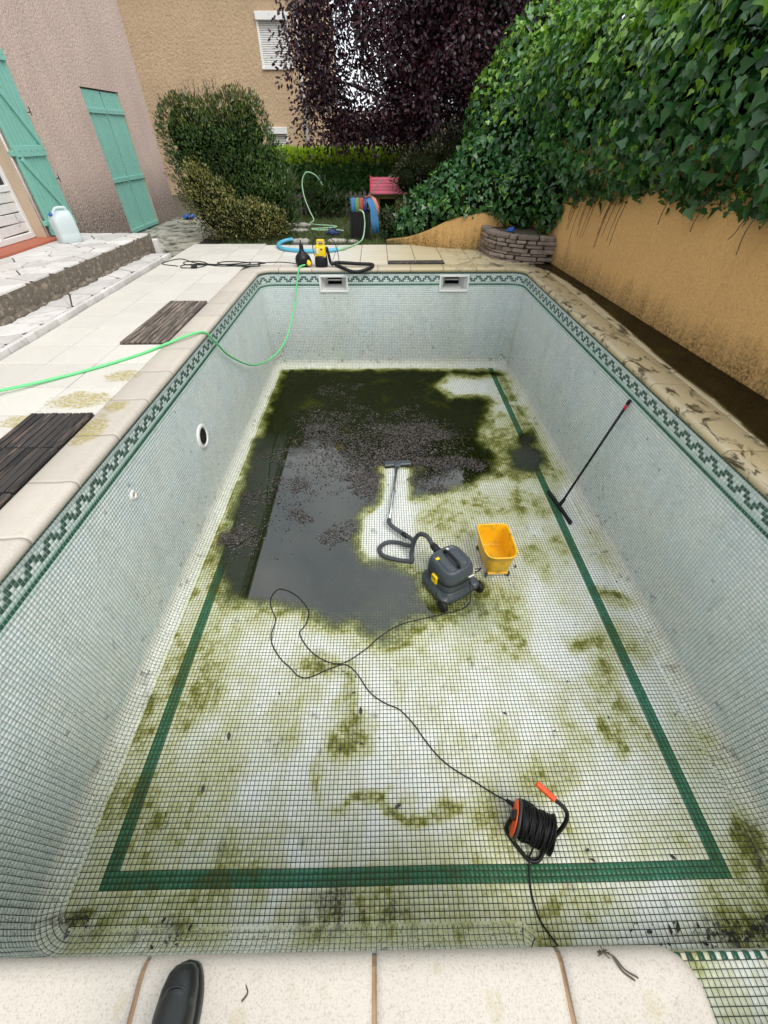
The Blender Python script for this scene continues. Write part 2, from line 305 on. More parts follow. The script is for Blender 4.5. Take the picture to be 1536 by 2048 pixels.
MT = {
    'tile': tile_mat(), 'grout': grout_mat(),
    'coping': stone_mat('coping_stone', (0.535, 0.49, 0.415)), 'slab': stone_mat('paving_slab', (0.62, 0.595, 0.53)),
    'bed': simple('mortar_bed', (0.085, 0.075, 0.058), 0.9, 0.3, 9, 0.4, 60),
    'soil': simple('soil', (0.085, 0.075, 0.045), 0.95, 0.4, 7, 0.8, 30, 0.03),
    'flag': simple('crazy_paving_stone', (0.60, 0.575, 0.54), 0.75, 0.22, 5, 0.35, 70, 0.004, rnd=0.16, dirt=(0.34, 0.31, 0.26), dscale=9, dlo=0.56, dhi=0.8),
    'flagmoss': simple('mossy_paving_stone', (0.36, 0.35, 0.29), 0.8, 0.3, 5, 0.35, 70, 0.004, rnd=0.2, dirt=(0.06, 0.055, 0.03), dscale=3, dlo=0.48, dhi=0.62),
    'joint': simple('dirty_joint', (0.045, 0.037, 0.026), 0.95, 0.3, 20, 0.4, 60),
    'footing': simple('lichen_footing', (0.15, 0.125, 0.095), 0.95, 0.3, 8, 0.9, 26, 0.03, dirt=(0.36, 0.29, 0.22), dscale=16, dlo=0.52, dhi=0.68),
    'wood': simple('grey_wood', (0.105, 0.088, 0.070), 0.8, 0.6, 5, 0.6, 40, 0.006, rnd=0.5, dirt=(0.34, 0.27, 0.20), dscale=4, dlo=0.50, dhi=0.64, stretch=(14, 0.9, 9)),
    'wood_dark': simple('dark_wet_wood', (0.026, 0.023, 0.021), 0.6, 0.6, 5, 0.6, 40, 0.006, rnd=0.6, dirt=(0.20, 0.14, 0.10), dscale=4, dlo=0.53, dhi=0.68, stretch=(14, 0.9, 9)),
    'teal': simple('teal_paint', (0.20, 0.46, 0.375), 0.55, 0.12, 5, 0.25, 60, 0.003, dirt=(0.10, 0.22, 0.19), dscale=14, dlo=0.63, dhi=0.8, stretch=(1, 1, 0.3)),
    'housewall': roughcast('pink_render', (0.60, 0.455, 0.375), (0.51, 0.385, 0.325), 0.30, 1.05, (0.075, 0.065, 0.055), 1.0, 30, 0.6),
    'tanwall': roughcast('tan_render', (0.55, 0.40, 0.25), (0.47, 0.34, 0.21), -2, -1, (0.1, 0.08, 0.06), 0.9, 15, 0.3),
    'yellowwall': roughcast('ochre_render', (0.72, 0.44, 0.165), (0.63, 0.37, 0.135), 0.0, 0.32, (0.13, 0.085, 0.02), 0.75, 45, 0.25),
    'reveal': simple('smooth_render', (0.48, 0.38, 0.27), 0.85, 0.15, 4),
    'white': simple('white_plastic', (0.74, 0.74, 0.71), 0.35, 0.06, 8, dirt=(0.42, 0.42, 0.32), dscale=9, dlo=0.6, dhi=0.8),
    'whitepaint': simple('flaking_white_paint', (0.70, 0.69, 0.66), 0.5, 0.08, 8, 0.3, 60, dirt=(0.30, 0.29, 0.27), dscale=10, dlo=0.6, dhi=0.72),
    'redtile': simple('red_sill_tile', (0.40, 0.115, 0.06), 0.6, 0.25, 9, 0.2, 90),
    'glass': simple('dark_glass', (0.02, 0.022, 0.025), 0.06, 0.1, 4),
    'black': simple('black_plastic', (0.011, 0.011, 0.012), 0.42, 0.2, 12, 0.1, 200, 0.001, spec=0.28),
    'rubber': simple('black_rubber', (0.009, 0.009, 0.009), 0.55, 0.2, 12, spec=0.3),
    'boot': simple('boot_rubber', (0.012, 0.015, 0.013), 0.36, 0.4, 14, 0.25, 45, 0.003, dirt=(0.06, 0.062, 0.055), dscale=26, dlo=0.55, dhi=0.75, spec=0.4),
    'vacgrey': simple('vacuum_grey', (0.048, 0.060, 0.068), 0.40, 0.1, 10, 0.08, 220, 0.001, dirt=(0.15, 0.15, 0.12), dscale=16, dlo=0.58, dhi=0.74),
    'vacdark': simple('vacuum_dark', (0.014, 0.015, 0.017), 0.45, 0.15, 10, spec=0.3),
    'hose': simple('grey_hose', (0.045, 0.05, 0.054), 0.5, 0.15, 20, spec=0.4),
    'steel': simple('steel_tube', (0.55, 0.56, 0.57), 0.22, 0.08, 20, metal=1.0),
    'yellow': simple('yellow_plastic', (0.82, 0.46, 0.012), 0.4, 0.08, 6, 0.06, 160, 0.001, dirt=(0.33, 0.17, 0.02), dscale=11, dlo=0.54, dhi=0.72),
    'pumpyellow': simple('pump_yellow', (0.83, 0.58, 0.01), 0.38, 0.06, 8),
    'orange': simple('orange_grip', (0.80, 0.10, 0.02), 0.5, 0.1, 12),
    'red': simple('red_plastic', (0.50, 0.02, 0.04), 0.4, 0.1, 12),
    'greenhose': simple('green_hose', (0.13, 0.62, 0.22), 0.42, 0.1, 10),
    'palehose': simple('faded_green_hose', (0.33, 0.55, 0.34), 0.5, 0.12, 10),
    'bluehose': simple('blue_hose', (0.10, 0.40, 0.56), 0.45, 0.12, 10),
    'rock': simple('field_stone', (0.36, 0.34, 0.30), 0.85, 0.3, 8, 0.7, 30, 0.01, rnd=0.15),
    'planter': simple('dry_stone', (0.24, 0.19, 0.155), 0.85, 0.35, 9, 0.7, 35, 0.01, rnd=0.28, dirt=(0.10, 0.08, 0.05), dscale=7, dlo=0.5, dhi=0.7),
    'bark': simple('bark', (0.045, 0.034, 0.026), 0.95, 0.35, 12, 0.9, 40, 0.01),
    'core': simple('inner_shade', (0.010, 0.014, 0.006), 1.0, 0.4, 12, 0.9, 20, 0.05, spec=0.0),  # near-black fill: shade inside foliage and openings put into the colour
    'pinkroof': simple('pink_roof_board', (0.42, 0.095, 0.13), 0.55, 0.15, 8, rnd=0.12, dirt=(0.30, 0.06, 0.08), dscale=9, dlo=0.6, dhi=0.8),
    'mosswood': simple('mossy_wood', (0.12, 0.105, 0.03), 0.9, 0.35, 8, 0.5, 40, rnd=0.2),
    'greywood': simple('weathered_picket', (0.20, 0.185, 0.16), 0.9, 0.25, 8, 0.4, 50, rnd=0.2),
    'rattan': simple('black_resin_weave', (0.007, 0.007, 0.008), 0.6, 0.2, 40, 0.3, 120, 0.002, spec=0.25),
    'cblue': simple('blue_cloth', (0.04, 0.16, 0.33), 0.85, 0.2, 12, 0.4, 120, 0.002),
    'cnavy': simple('dark_blue_plastic', (0.015, 0.03, 0.11), 0.4, 0.2, 12),
    'cred': simple('red_cloth', (0.34, 0.06, 0.035), 0.85, 0.2, 12),
    'cgreen': simple('green_cloth', (0.12, 0.22, 0.08), 0.85, 0.2, 12),
    'corange': simple('salmon_cloth', (0.55, 0.19, 0.12), 0.85, 0.2, 12),
    'tarp': simple('blue_tarp', (0.02, 0.10, 0.42), 0.35, 0.2, 12),
    'litter': simple('wet_dead_leaf', (0.075, 0.062, 0.055), 0.38, 0.5, 9, rnd=0.0),
    'twig': simple('twig', (0.075, 0.06, 0.04), 0.9, 0.3, 30),
    'pipe': simple('grey_pipe', (0.58, 0.57, 0.54), 0.5, 0.1, 6),
    'grassmat': leaf_mat('grass_blade', 0.6, 0.3), 'ivy': leaf_mat('ivy_leaf', 0.27, 0.22), 'leaf': leaf_mat('shrub_leaf', 0.42, 0.22),
    'plum': leaf_mat('purple_leaf', 0.45, 0.22, (1.6, 0.8, 0.9)), 'hedge': leaf_mat('hedge_leaf', 0.45, 0.3),
}
def can_mat():
    m, nt, b = newmat('translucent_can'); b.inputs['Base Color'].default_value = (0.72, 0.80, 0.80, 1)
    b.inputs['Roughness'].default_value = 0.4
    t = nd(nt, 'ShaderNodeBsdfTranslucent', {'Color': (0.8, 0.88, 0.88, 1)})
    nt.links.new(nd(nt, 'ShaderNodeMixShader', {0: 0.35, 1: b.outputs[0], 2: t.outputs[0]}).outputs[0], nt.nodes['Material Output'].inputs[0])
    return m
MT['can'] = can_mat()
def water_mat(name, deep, tint, ior=1.5, green=(0.055, 0.06, 0.003)):
    # murky standing water: layer thickness (per-vertex) decides how much of the bottom shows; the surface mirrors the sky
    # except where a matte scum of algae floats on it
    m, nt, b = newmat(name); nt.nodes.remove(b); p = wpos(nt)
    d = nd(nt, 'ShaderNodeAttribute', attribute_name='murk').outputs['Fac']
    sc = nd(nt, 'ShaderNodeAttribute', attribute_name='scum').outputs['Fac']
    d = math2(nt, 'ADD', d, math2(nt, 'MULTIPLY', math2(nt, 'SUBTRACT', noise(nt, p, 9, 6, 0.65), 0.5), math2(nt, 'MULTIPLY', d, 0.7)), True)
    c = mixc(nt, noise(nt, p, 2.2, 5), deep, [v * 1.7 for v in deep])
    c = mixc(nt, math2(nt, 'MULTIPLY', ramp(nt, noise(nt, p, 2.6, 7, 0.65, 0.5), 0.56, 0.70), math2(nt, 'MULTIPLY', sc, 0.55)), c, green)
    dif = nd(nt, 'ShaderNodeBsdfDiffuse', {'Color': c})
    tr = nd(nt, 'ShaderNodeBsdfTransparent', {'Color': mixc(nt, d, (0.97, 0.98, 0.93), tint)})
    body = nd(nt, 'ShaderNodeMixShader', {0: d, 1: tr.outputs[0], 2: dif.outputs[0]})
    bp = bump(nt, noise(nt, p, 5, 3), 0.03, 0.004)
    gl = nd(nt, 'ShaderNodeBsdfGlossy', {'Color': (1, 1, 1, 1), 'Roughness': 0.03, 'Normal': bp})
    fr = nd(nt, 'ShaderNodeFresnel', {'IOR': ior, 'Normal': bp})
    f = math2(nt, 'MULTIPLY', fr.outputs[0], math2(nt, 'SUBTRACT', 1.0, sc, True))
    nt.links.new(nd(nt, 'ShaderNodeMixShader', {0: f, 1: body.outputs[0], 2: gl.outputs[0]}).outputs[0], nt.nodes['Material Output'].inputs[0])
    return m
MT['water'] = water_mat('murky_pool_water', (0.0080, 0.0105, 0.0020), (0.46, 0.55, 0.09), 1.78)
MT['puddle'] = water_mat('muddy_puddle_water', (0.013, 0.009, 0.003), (0.5, 0.42, 0.22), 1.33)

def arr_mesh(name, V, F, nper, cols=None, stain=None, extra=None, smooth=False, scum=None):
    me = bpy.data.meshes.new(name); nv = len(V); nf = len(F)
    me.vertices.add(nv); me.vertices.foreach_set('co', np.ascontiguousarray(V, np.float32).ravel())
    me.loops.add(nf * nper); me.loops.foreach_set('vertex_index', np.ascontiguousarray(F, np.int32).ravel())
    me.polygons.add(nf); me.polygons.foreach_set('loop_start', np.arange(0, nf * nper, nper, dtype=np.int32))
    try: me.polygons.foreach_set('loop_total', np.full(nf, nper, np.int32))
    except Exception: pass
    def put(nm, A):
        at = me.attributes.new(nm, 'FLOAT_COLOR', 'POINT')
        A = np.concatenate([np.asarray(A, np.float32), np.ones((len(A), 1), np.float32)], 1)
        at.data.foreach_set('color', A.ravel())
    if cols is not None: put('Col', cols)
    if stain is not None: put('Stain', stain)
    if extra is not None:
        at = me.attributes.new('murk', 'FLOAT', 'POINT'); at.data.foreach_set('value', np.asarray(extra, np.float32))
    if scum is not None:
        at = me.attributes.new('scum', 'FLOAT', 'POINT'); at.data.foreach_set('value', np.asarray(scum, np.float32))
    if smooth: me.polygons.foreach_set('use_smooth', np.ones(nf, bool))
    me.update(); me.validate(); return me

# ================================================================== SWIMMING POOL
T = 0.0265; GAP = 0.0030; DEP = -1.53; RC = 0.10; ZT = -0.050
XW, YF, YN = 2.035, 6.97, -0.06
def rounded(pts, radii, ds=0.012):
    out = []; n = len(pts)
    for i in range(n):
        P = Vector(pts[i]); A = Vector(pts[i - 1]); B = Vector(pts[(i + 1) % n]); r = radii[i]
        u = (A - P).normalized(); v = (B - P).normalized()
        ang = math.acos(max(-1, min(1, u.dot(v)))); t = r / math.tan(ang / 2)
        c = P + (u + v).normalized() * (r / math.sin(ang / 2)); s = P + u * t; e = P + v * t
        a0 = math.atan2(s.y - c.y, s.x - c.x); a1 = math.atan2(e.y - c.y, e.x - c.x)
        while a1 - a0 > math.pi: a1 -= 2 * math.pi
        while a1 - a0 < -math.pi: a1 += 2 * math.pi
        m = max(3, int(abs(a1 - a0) * r / ds))
        for k in range(m + 1):
            a = a0 + (a1 - a0) * k / m; out.append((c.x + r * math.cos(a), c.y + r * math.sin(a)))
    return np.array(out)
class Path:
    def __init__(s, P, closed=True):
        if closed: P = np.vstack([P, P[:1]])
        fine = [P[0]]
        for a, b in zip(P[:-1], P[1:]):
            L = np.linalg.norm(b - a); m = max(1, int(L / 0.05))
            fine += [a + (b - a) * (k + 1) / m for k in range(m)]
        P = np.array(fine); d = np.diff(P, axis=0); L = np.linalg.norm(d, axis=1); keep = np.r_[True, L > 1e-7]; P = P[keep]
        d = np.diff(P, axis=0); L = np.linalg.norm(d, axis=1); s.s = np.r_[0, np.cumsum(L)]; s.P = P; s.L = s.s[-1]
        t = d / L[:, None]
        t0 = np.vstack([t[-1:] if closed else t[:1], t]); t1 = np.vstack([t, t[:1] if closed else t[-1:]])
        tt = t0 + t1; tt /= np.linalg.norm(tt, axis=1)[:, None]; s.N = np.stack([-tt[:, 1], tt[:, 0]], 1)   # left = inside
    def at(s, q):
        q = np.mod(q, s.L + 1e-9)
        return (np.interp(q, s.s, s.P[:, 0]), np.interp(q, s.s, s.P[:, 1]), np.interp(q, s.s, s.N[:, 0]), np.interp(q, s.s, s.N[:, 1]))
XR = 0.512
LOOP = Path(rounded([(-XW, YN), (XR, YN), (XR, -1.40), (XW, -1.40), (XW, YF), (-XW, YF)], [0.2, 0.05, 0.15, 0.15, 0.2, 0.2]))
def prof(t):                                               # distance down the wall -> inward offset, height, normal
    t = np.asarray(t, float); H = (ZT - DEP) - RC
    a = np.clip((t - H) / RC, 0, math.pi / 2)
    off = np.where(t < H, 0, RC * (1 - np.cos(a))); z = np.where(t < H, ZT - t, ZT - H - RC * np.sin(a))
    nin = np.cos(a); nz = np.sin(a)
    return off, z, nin, nz
def wallpos(s, t, h):
    x, y, nx, ny = LOOP.at(s); off, z, nin, nz = prof(t)
    k = off + nin * h
    return np.stack([x + nx * k, y + ny * k, z + nz * h], -1)
pool = thing('swimming_pool', 'large drained pool lined with pale mosaic tiles and a green key-pattern frieze', 'pool', (0, 3.4, DEP))
SKIM = [(-1.135, -0.688), (0.735, 1.195)]; SKZ = (-0.325, -0.088)
def poly_sd(x, y, poly):                                   # signed distance, positive inside
    x = np.asarray(x, float); y = np.asarray(y, float); best = np.full(x.shape, 1e9); ins = np.zeros(x.shape, bool)
    n = len(poly)
    for i in range(n):
        ax, ay = poly[i]; bx, by = poly[(i + 1) % n]
        ex, ey = bx - ax, by - ay; L2 = ex * ex + ey * ey + 1e-12
        t = np.clip(((x - ax) * ex + (y - ay) * ey) / L2, 0, 1)
        best = np.minimum(best, np.hypot(x - ax - t * ex, y - ay - t * ey))
        cond = ((ay > y) != (by > y)) & (x < (bx - ax) * (y - ay) / (by - ay + 1e-12) + ax); ins ^= cond
    return np.where(ins, best, -best)
WATER = [(-1.98, 6.90), (-0.2, 6.90), (0.86, 6.88), (1.91, 6.80), (1.94, 6.55), (1.5, 6.46), (1.04, 6.57), (0.79, 6.23), (0.94, 5.8), (1.35, 5.87), (1.55, 5.7), (1.34, 4.97), (1.2, 4.59), (1.26, 4.35), (1.3, 4.02), (1.21, 3.82), (0.89, 3.59), (0.58, 3.46), (0.34, 3.37), (0.13, 3.46), (0.09, 3.69), (0.21, 3.96), (-0.17, 3.97), (-0.14, 3.56), (-0.21, 3.3), (-0.41, 3.06), (-0.42, 2.74), (-0.34, 2.54), (-0.08, 2.53), (0.14, 2.32), (0.17, 2.04), (0.51, 1.96), (0.63, 2.14), (0.66, 1.95), (0.39, 1.86), (0.15, 1.84), (0.01, 1.68), (-0.2, 1.59), (-0.4, 1.64), (-0.49, 1.77), (-0.83, 1.83), (-1.1, 1.89), (-1.46, 1.97), (-1.66, 2.06), (-1.88, 2.47), (-1.9, 3.08), (-1.92, 3.82), (-1.95, 5.02), (-1.98, 6.09)]
WATER2 = [(1.67, 4.81), (1.98, 4.93), (1.97, 4.45), (1.94, 4.01), (1.8, 3.86), (1.51, 3.81), (1.31, 3.87), (1.4, 4.29)]
WATER3 = [(1.87, 6.49), (1.95, 6.3), (1.9, 5.7), (1.82, 5.7), (1.78, 6.04)]
WATER4 = [(1.83, 5.5), (1.93, 5.45), (1.95, 5.15), (1.84, 5.2)]
WTH = [(0.16, 2.6), (0.24, 2.1), (0.45, 1.7), (0.75, 1.75), (0.80, 2.25), (0.5, 2.5), (0.3, 2.55)]
def water_sd(x, y):
    w = np.maximum(np.maximum(np.maximum(poly_sd(x, y, WATER), poly_sd(x, y, WATER2)), poly_sd(x, y, WATER3)), poly_sd(x, y, WATER4))
    return w + (fbm(x * 5 + 3, y * 5 + 9, 3, 4) - 0.5) * 0.22
ALG = [(-0.7,1.41,0.15,0.12,0.7),(-0.5,1.2,0.09,0.29,0.6),(-0.45,0.92,0.14,0.19,0.7),(-0.25,0.55,0.28,0.04,0.8),(0.03,0.52,0.25,0.06,0.85),(-0.63,0.69,0.04,0.16,0.5),(0.83,0.72,0.23,0.13,0.6),(0.61,0.91,0.1,0.19,0.4),(1.36,0.92,0.09,0.12,0.85),(1.48,1.63,0.17,0.1,0.85),(1.85,2.04,0.12,0.13,0.9),(1.45,1.25,0.09,0.07,0.5),(0.44,1.52,0.07,0.1,0.5),(-1.52,1.42,0.15,0.07,0.5),(-1.9,1.14,0.09,0.21,0.6),(-1.9,0.97,0.05,0.06,0.8),(-1.8,1.26,0.15,0.09,0.6),(1.93,0.35,0.05,0.14,0.8),(1.88,0.83,0.03,0.18,0.4),(-1.88,0.07,0.12,0.06,0.9),(-1.45,0.02,0.16,0.03,0.5),(-1.15,0.06,0.16,0.04,0.4),(-0.52,0.11,0.11,0.08,0.6),(-0.7,0.08,0.11,0.09,0.4),(-0.22,0.03,0.18,0.05,0.5),(0.86,0.11,0.14,0.08,0.55),(0.6,0.06,0.11,0.05,0.45),(1.59,0.06,0.16,0.07,0.6),(1.7,-0.02,0.25,0.05,0.85),(1.93,0.25,0.06,0.25,0.8),(-1.87,0.62,0.04,0.26,0.5),(1.37,0.43,0.24,0.09,0.3),(-1.07,0.93,0.21,0.19,0.28),(0.19,1.84,0.3,0.14,0.6),(0.66,2.04,0.09,0.21,0.8),(1.4,3.29,0.34,0.33,0.6),(0.89,3.3,0.34,0.33,0.55),(0.53,3.07,0.27,0.38,0.6),(1.59,2.69,0.15,0.27,0.5),(1.42,4.39,0.39,0.57,0.8),(1.56,3.87,0.49,0.22,0.8),(-1.95,2.62,0.15,0.39,0.8),(-1.92,2.08,0.05,0.21,0.6),(-1.92,1.73,0.06,0.14,0.6),(0.48,2.72,0.3,0.41,0.35),(1.41,2.42,0.29,0.18,0.3),(-0.45,0.35,0.04,0.18,0.35),(-1.35,0.36,0.06,0.13,0.45)]
MUD = [(-1.86,0.06,0.15,0.05,1.0),(-0.52,0.11,0.11,0.08,0.9),(-0.22,0.05,0.15,0.04,0.7),(-1.3,0.02,0.08,0.04,0.9),(1.45,-0.05,0.18,0.02,0.9),(1.53,0.0,0.1,0.02,0.5),(1.91,0.33,0.02,0.09,0.6),(1.95,0.30,0.04,0.16,0.9),(1.60,-0.03,0.30,0.025,1.0),(1.85,0.0,0.1,0.04,0.8),(-0.45,0.95,0.03,0.09,0.35),(-1.93,1.2,0.03,0.04,0.6),(-1.56,1.45,0.07,0.02,0.9),(-0.66,1.36,0.1,0.02,0.5),(-1.32,-0.02,0.08,0.02,0.8),(0.91,0.75,0.07,0.06,0.3),(-0.71,1.45,0.03,0.08,0.5),(-0.5,1.27,0.05,0.22,0.35)]
def floor_stain(x, y):
    # algae left by the brush and the receding water, mud in the corners
    wx = x + (fbm(x * 6, y * 6, 20) - 0.5) * 0.22; wy = y + (fbm(x * 6, y * 6, 25) - 0.5) * 0.22
    a = np.zeros_like(x)
    for bx, by, rx, ry, am in ALG:
        d = ((wx - bx) / (rx * 1.15)) ** 2 + ((wy - by) / (ry * 1.15)) ** 2
        a = np.maximum(a, min(1.0, am * 1.3) * np.exp(-d ** 1.5))
    base = sstep(0.40, 0.66, fbm(x * 2.3 + 7, y * 1.6 + 2, 5, 5)) * 0.66 + 0.30 * sstep(0.44, 0.70, fbm(x * 4.5 + 2.2 * fbm(x * 2, y * 2, 26), y * 3.2 + 2.2 * fbm(x * 2 + 5, y * 2, 28), 8, 6)) + 0.07
    swirl = sstep(0.47, 0.5, fbm(x * 1.7 + 4, y * 1.7, 9, 4)) * (1 - sstep(0.5, 0.56, fbm(x * 1.7 + 4, y * 1.7, 9, 4)))
    a = np.maximum(a * (0.55 + 0.9 * fbm(x * 14, y * 14, 12, 3)), base * 0.8) + swirl * 0.16
    w = water_sd(x, y)
    ring = np.exp(-np.clip(-w, 0, None) / 0.10) * 0.95
    a = np.maximum(a, np.where(w > 0, 0.75 + 0.25 * sstep(0.0, 0.2, w), ring * (0.5 + fbm(x * 10, y * 10, 15))))
    # wiped-clean path of the vacuum head
    clean = sstep(0, 0.06, poly_sd(x, y, [(-0.1, 4.0), (0.13, 3.95), (0.08, 3.4), (0.13, 2.9), (0.12, 2.45), (-0.3, 2.5), (-0.42, 2.7), (-0.40, 3.05), (-0.2, 3.3)]) + 0.03)
    a = a * (1 - 0.85 * clean)
    far = sstep(0, 0.1, poly_sd(x, y, [(0.85, 6.2), (1.05, 6.5), (1.55, 6.42), (1.7, 6.0), (1.5, 5.9), (0.95, 5.85)])); a = a * (1 - 0.85 * far)
    m = np.zeros_like(x)
    for bx, by, rx, ry, am in MUD:
        d = ((wx - bx) / (rx * 1.2)) ** 2 + ((wy - by) / (ry * 1.2)) ** 2
        m = np.maximum(m, am * np.exp(-d))
    m = m * sstep(0.3, 0.62, fbm(x * 26, y * 26, 30, 3)) * 1.3
    m = np.maximum(m, sstep(0.79, 0.84, fbm(x * 17 + 5, y * 13, 33, 3)) * 0.6)
    return np.stack([np.clip(a, 0, 1), np.clip(m, 0, 1), np.full_like(x, 0.12) + 0 * x], -1)
def wall_stain(V):
    x, y, z = V[:, 0], V[:, 1], V[:, 2]
    u = np.where(np.abs(x) > 1.9, y, x + 31)
    low = sstep(-0.62, -1.35, z)
    n = fbm(u * 2.2, z * 2.2, 40, 4)
    d = np.clip(low * (0.65 + 0.5 * n) + 0.22, 0, 1)
    drip = sstep(0.60, 0.72, vnoise(u * 13, z * 0.55 + 4, 44)) * sstep(-0.25, -0.45, z) * 0.35
    sk = np.zeros_like(x)
    for a, b in SKIM: sk = np.maximum(sk, np.exp(-((x - (a + b) / 2) / 0.24) ** 2))
    sk = np.where(y > YF - 0.08, sk, 0) * sstep(-0.30, -0.36, z) * (0.5 + 0.5 * vnoise(x * 30, z, 46))
    d = np.clip(d + drip + sk * 0.5, 0, 1)
    fs = floor_stain(x, y)
    near = sstep(-1.42, -1.52, z)
    clean = np.where((x < -1.85) | (y > 6.8), 0.22, 0.75) * np.where(y < 0.9, 2.0, 1.0)
    a = np.clip(fs[:, 0] * near * np.minimum(clean, 1) + 0.05 * low * n + sk * 0.12, 0, 1)
    m = np.clip(fs[:, 1] * near + sstep(0.74, 0.80, fbm(u * 16, z * 20, 50, 3)) * 0.8 * (0.35 + 0.65 * low), 0, 1)
    return np.stack([a, m, d], -1)
WHITES = np.array([(0.66, 0.735, 0.715), (0.70, 0.76, 0.74), (0.62, 0.71, 0.70), (0.68, 0.74, 0.74), (0.64, 0.70, 0.69)]) * np.array([1.03, 1.02, 1.0])
FLOORW = np.array([(0.80, 0.83, 0.77), (0.83, 0.85, 0.80), (0.77, 0.81, 0.75), (0.82, 0.82, 0.77)])
DKG = np.array([(0.045, 0.115, 0.088), (0.055, 0.13, 0.10), (0.04, 0.10, 0.08)])
LNG = np.array([(0.014, 0.125, 0.080), (0.018, 0.115, 0.075), (0.014, 0.10, 0.07)])
BND = np.array([(0.020, 0.165, 0.088), (0.024, 0.15, 0.082), (0.032, 0.185, 0.105)])
PAL = np.array([(0.50, 0.64, 0.58), (0.54, 0.66, 0.61)])
def pick(tab, n): return tab[RNG.integers(0, len(tab), n)] * (0.96 + 0.08 * RNG.random((n, 1)))
# tile faces (5 quads on 8 corners)
QF = np.array([(4, 5, 6, 7), (0, 1, 5, 4), (1, 2, 6, 5), (2, 3, 7, 6), (3, 0, 4, 7)])
def tile_verts(fn, a0, a1, b0, b1, h=0.0018, bev=0.0011):
    """fn(a, b, height) -> points; a, b are the two surface coordinates."""
    A = [a0, a1, a1, a0]; B = [b0, b0, b1, b1]
    sa = [1, -1, -1, 1]; sb = [1, 1, -1, -1]
    lo = [fn(A[k], B[k], 0.0) for k in range(4)]
    hh = h + (RNG.random(len(a0)) - 0.5) * 0.0007
    hi = [fn(A[k] + sa[k] * bev, B[k] + sb[k] * bev, hh) for k in range(4)]
    return np.stack(lo + hi, 1)                            # (N,8,3)
def is_visible(C):
    """centres -> photo pixels and tile height in pixels (used to choose which tiles become single objects)"""
    q = C - np.array(CAM); zf = q @ np.array(FWD)
    px = 768 + 797.9 * (q @ np.array(RGT)) / zf; py = 1024 - 797.9 * (q @ np.array(UPV)) / zf
    return px, py, zf
def mosaic(name, TV, cols, stain, parent, label=None):
    N = len(TV); V = TV.reshape(-1, 3) - np.array(WL[parent.name])
    F = (np.arange(N)[:, None, None] * 8 + QF[None]).reshape(-1, 4)
    me = arr_mesh(name, V, F, 4, np.repeat(cols, 8, 0), stain)
    o = obj(name, me, MT['tile'], parent); tag(o, label, kind='stuff'); return o
# ---- walls (one sweep round the basin, cut where the skimmers sit)
NS = int(round(LOOP.L / T)); ST = LOOP.L / NS; H_ARC = (ZT - DEP) - RC; NT_W = int(round(H_ARC / T)); TT = H_ARC / NT_W; NC = 6; TC = RC * math.pi / 2 / NC
rows = np.concatenate([np.arange(NT_W) * TT, H_ARC + np.arange(NC) * TC]); rowh = np.concatenate([np.full(NT_W, TT), np.full(NC, TC)])
jj, ii = np.meshgrid(np.arange(len(rows)), np.arange(NS)); jj = jj.ravel(); ii = ii.ravel()
cx, cy, _, _ = LOOP.at((ii + 0.5) * ST)
cz = prof(rows[jj] + rowh[jj] / 2)[1]
keep = ~((cy < 0.10) & (cx < 0.42) & (cx > -1.75) & (jj < NT_W - 6)) & ~(cy < -0.75)
for a, b in SKIM: keep &= ~((cy > YF - 0.05) & (cx > a + 0.01) & (cx < b - 0.01) & (cz > SKZ[0] + 0.01) & (cz < SKZ[1] - 0.01))
ii, jj, cx, cy, cz = ii[keep], jj[keep], cx[keep], cy[keep], cz[keep]
jit = (RNG.random(len(ii)) - 0.5) * 0.0006
TVw = tile_verts(wallpos, ii * ST + GAP / 2 + jit, (ii + 1) * ST - GAP / 2 + jit, rows[jj] + GAP / 2 * 0.9, rows[jj] + rowh[jj] - GAP / 2 * 0.9)
cw = pick(WHITES, len(ii))
sheet = vnoise(ii / 11.0 * 3.7, jj / 11.0 * 3.1, 60)[:, None]   # sheets of mosaic differ slightly in tone
cw = cw * (0.96 + 0.07 * sheet) * np.where(vnoise(ii // 12 * 1.37, jj // 12 * 2.11, 61)[:, None] > 0.55, np.array([[0.97, 0.99, 1.02]]), 1.0)
k6 = ii % 6
pat = ((jj == 2) & (k6 < 3)) | ((jj == 3) & np.isin(k6, (0, 2, 3, 5))) | ((jj == 4) & (k6 > 2))
sel_ = (jj == 0) | pat; cw[sel_] = pick(DKG, sel_.sum())
s2 = jj == 6; cw[s2] = pick(LNG, s2.sum()); s3 = (jj == 5) | (jj == 7); cw[s3] = pick(PAL, s3.sum())
fr = (jj < 6) & ~sel_; cw[fr] = cw[fr] * np.array([0.90, 0.95, 0.93])
cv = jj >= NT_W - 1; cw[cv] = pick(FLOORW, cv.sum())
chip = RNG.random(len(ii)) < 0.0012; cw[chip] *= 0.6
TVw_flat = TVw.reshape(-1, 3)
side = np.where(cy > YF - 0.21, 1, np.where(cx < 0, 0, 2))
for k, lb in ((0, 'tiled wall on the house side of the pool'), (1, 'far tiled wall with two skimmer mouths'), (2, 'tiled wall on the ochre-wall side of the pool')):
    s = side == k
    wo = mosaic('wall_tiles', TVw[s], cw[s], wall_stain(TVw[s].reshape(-1, 3)), pool, lb)
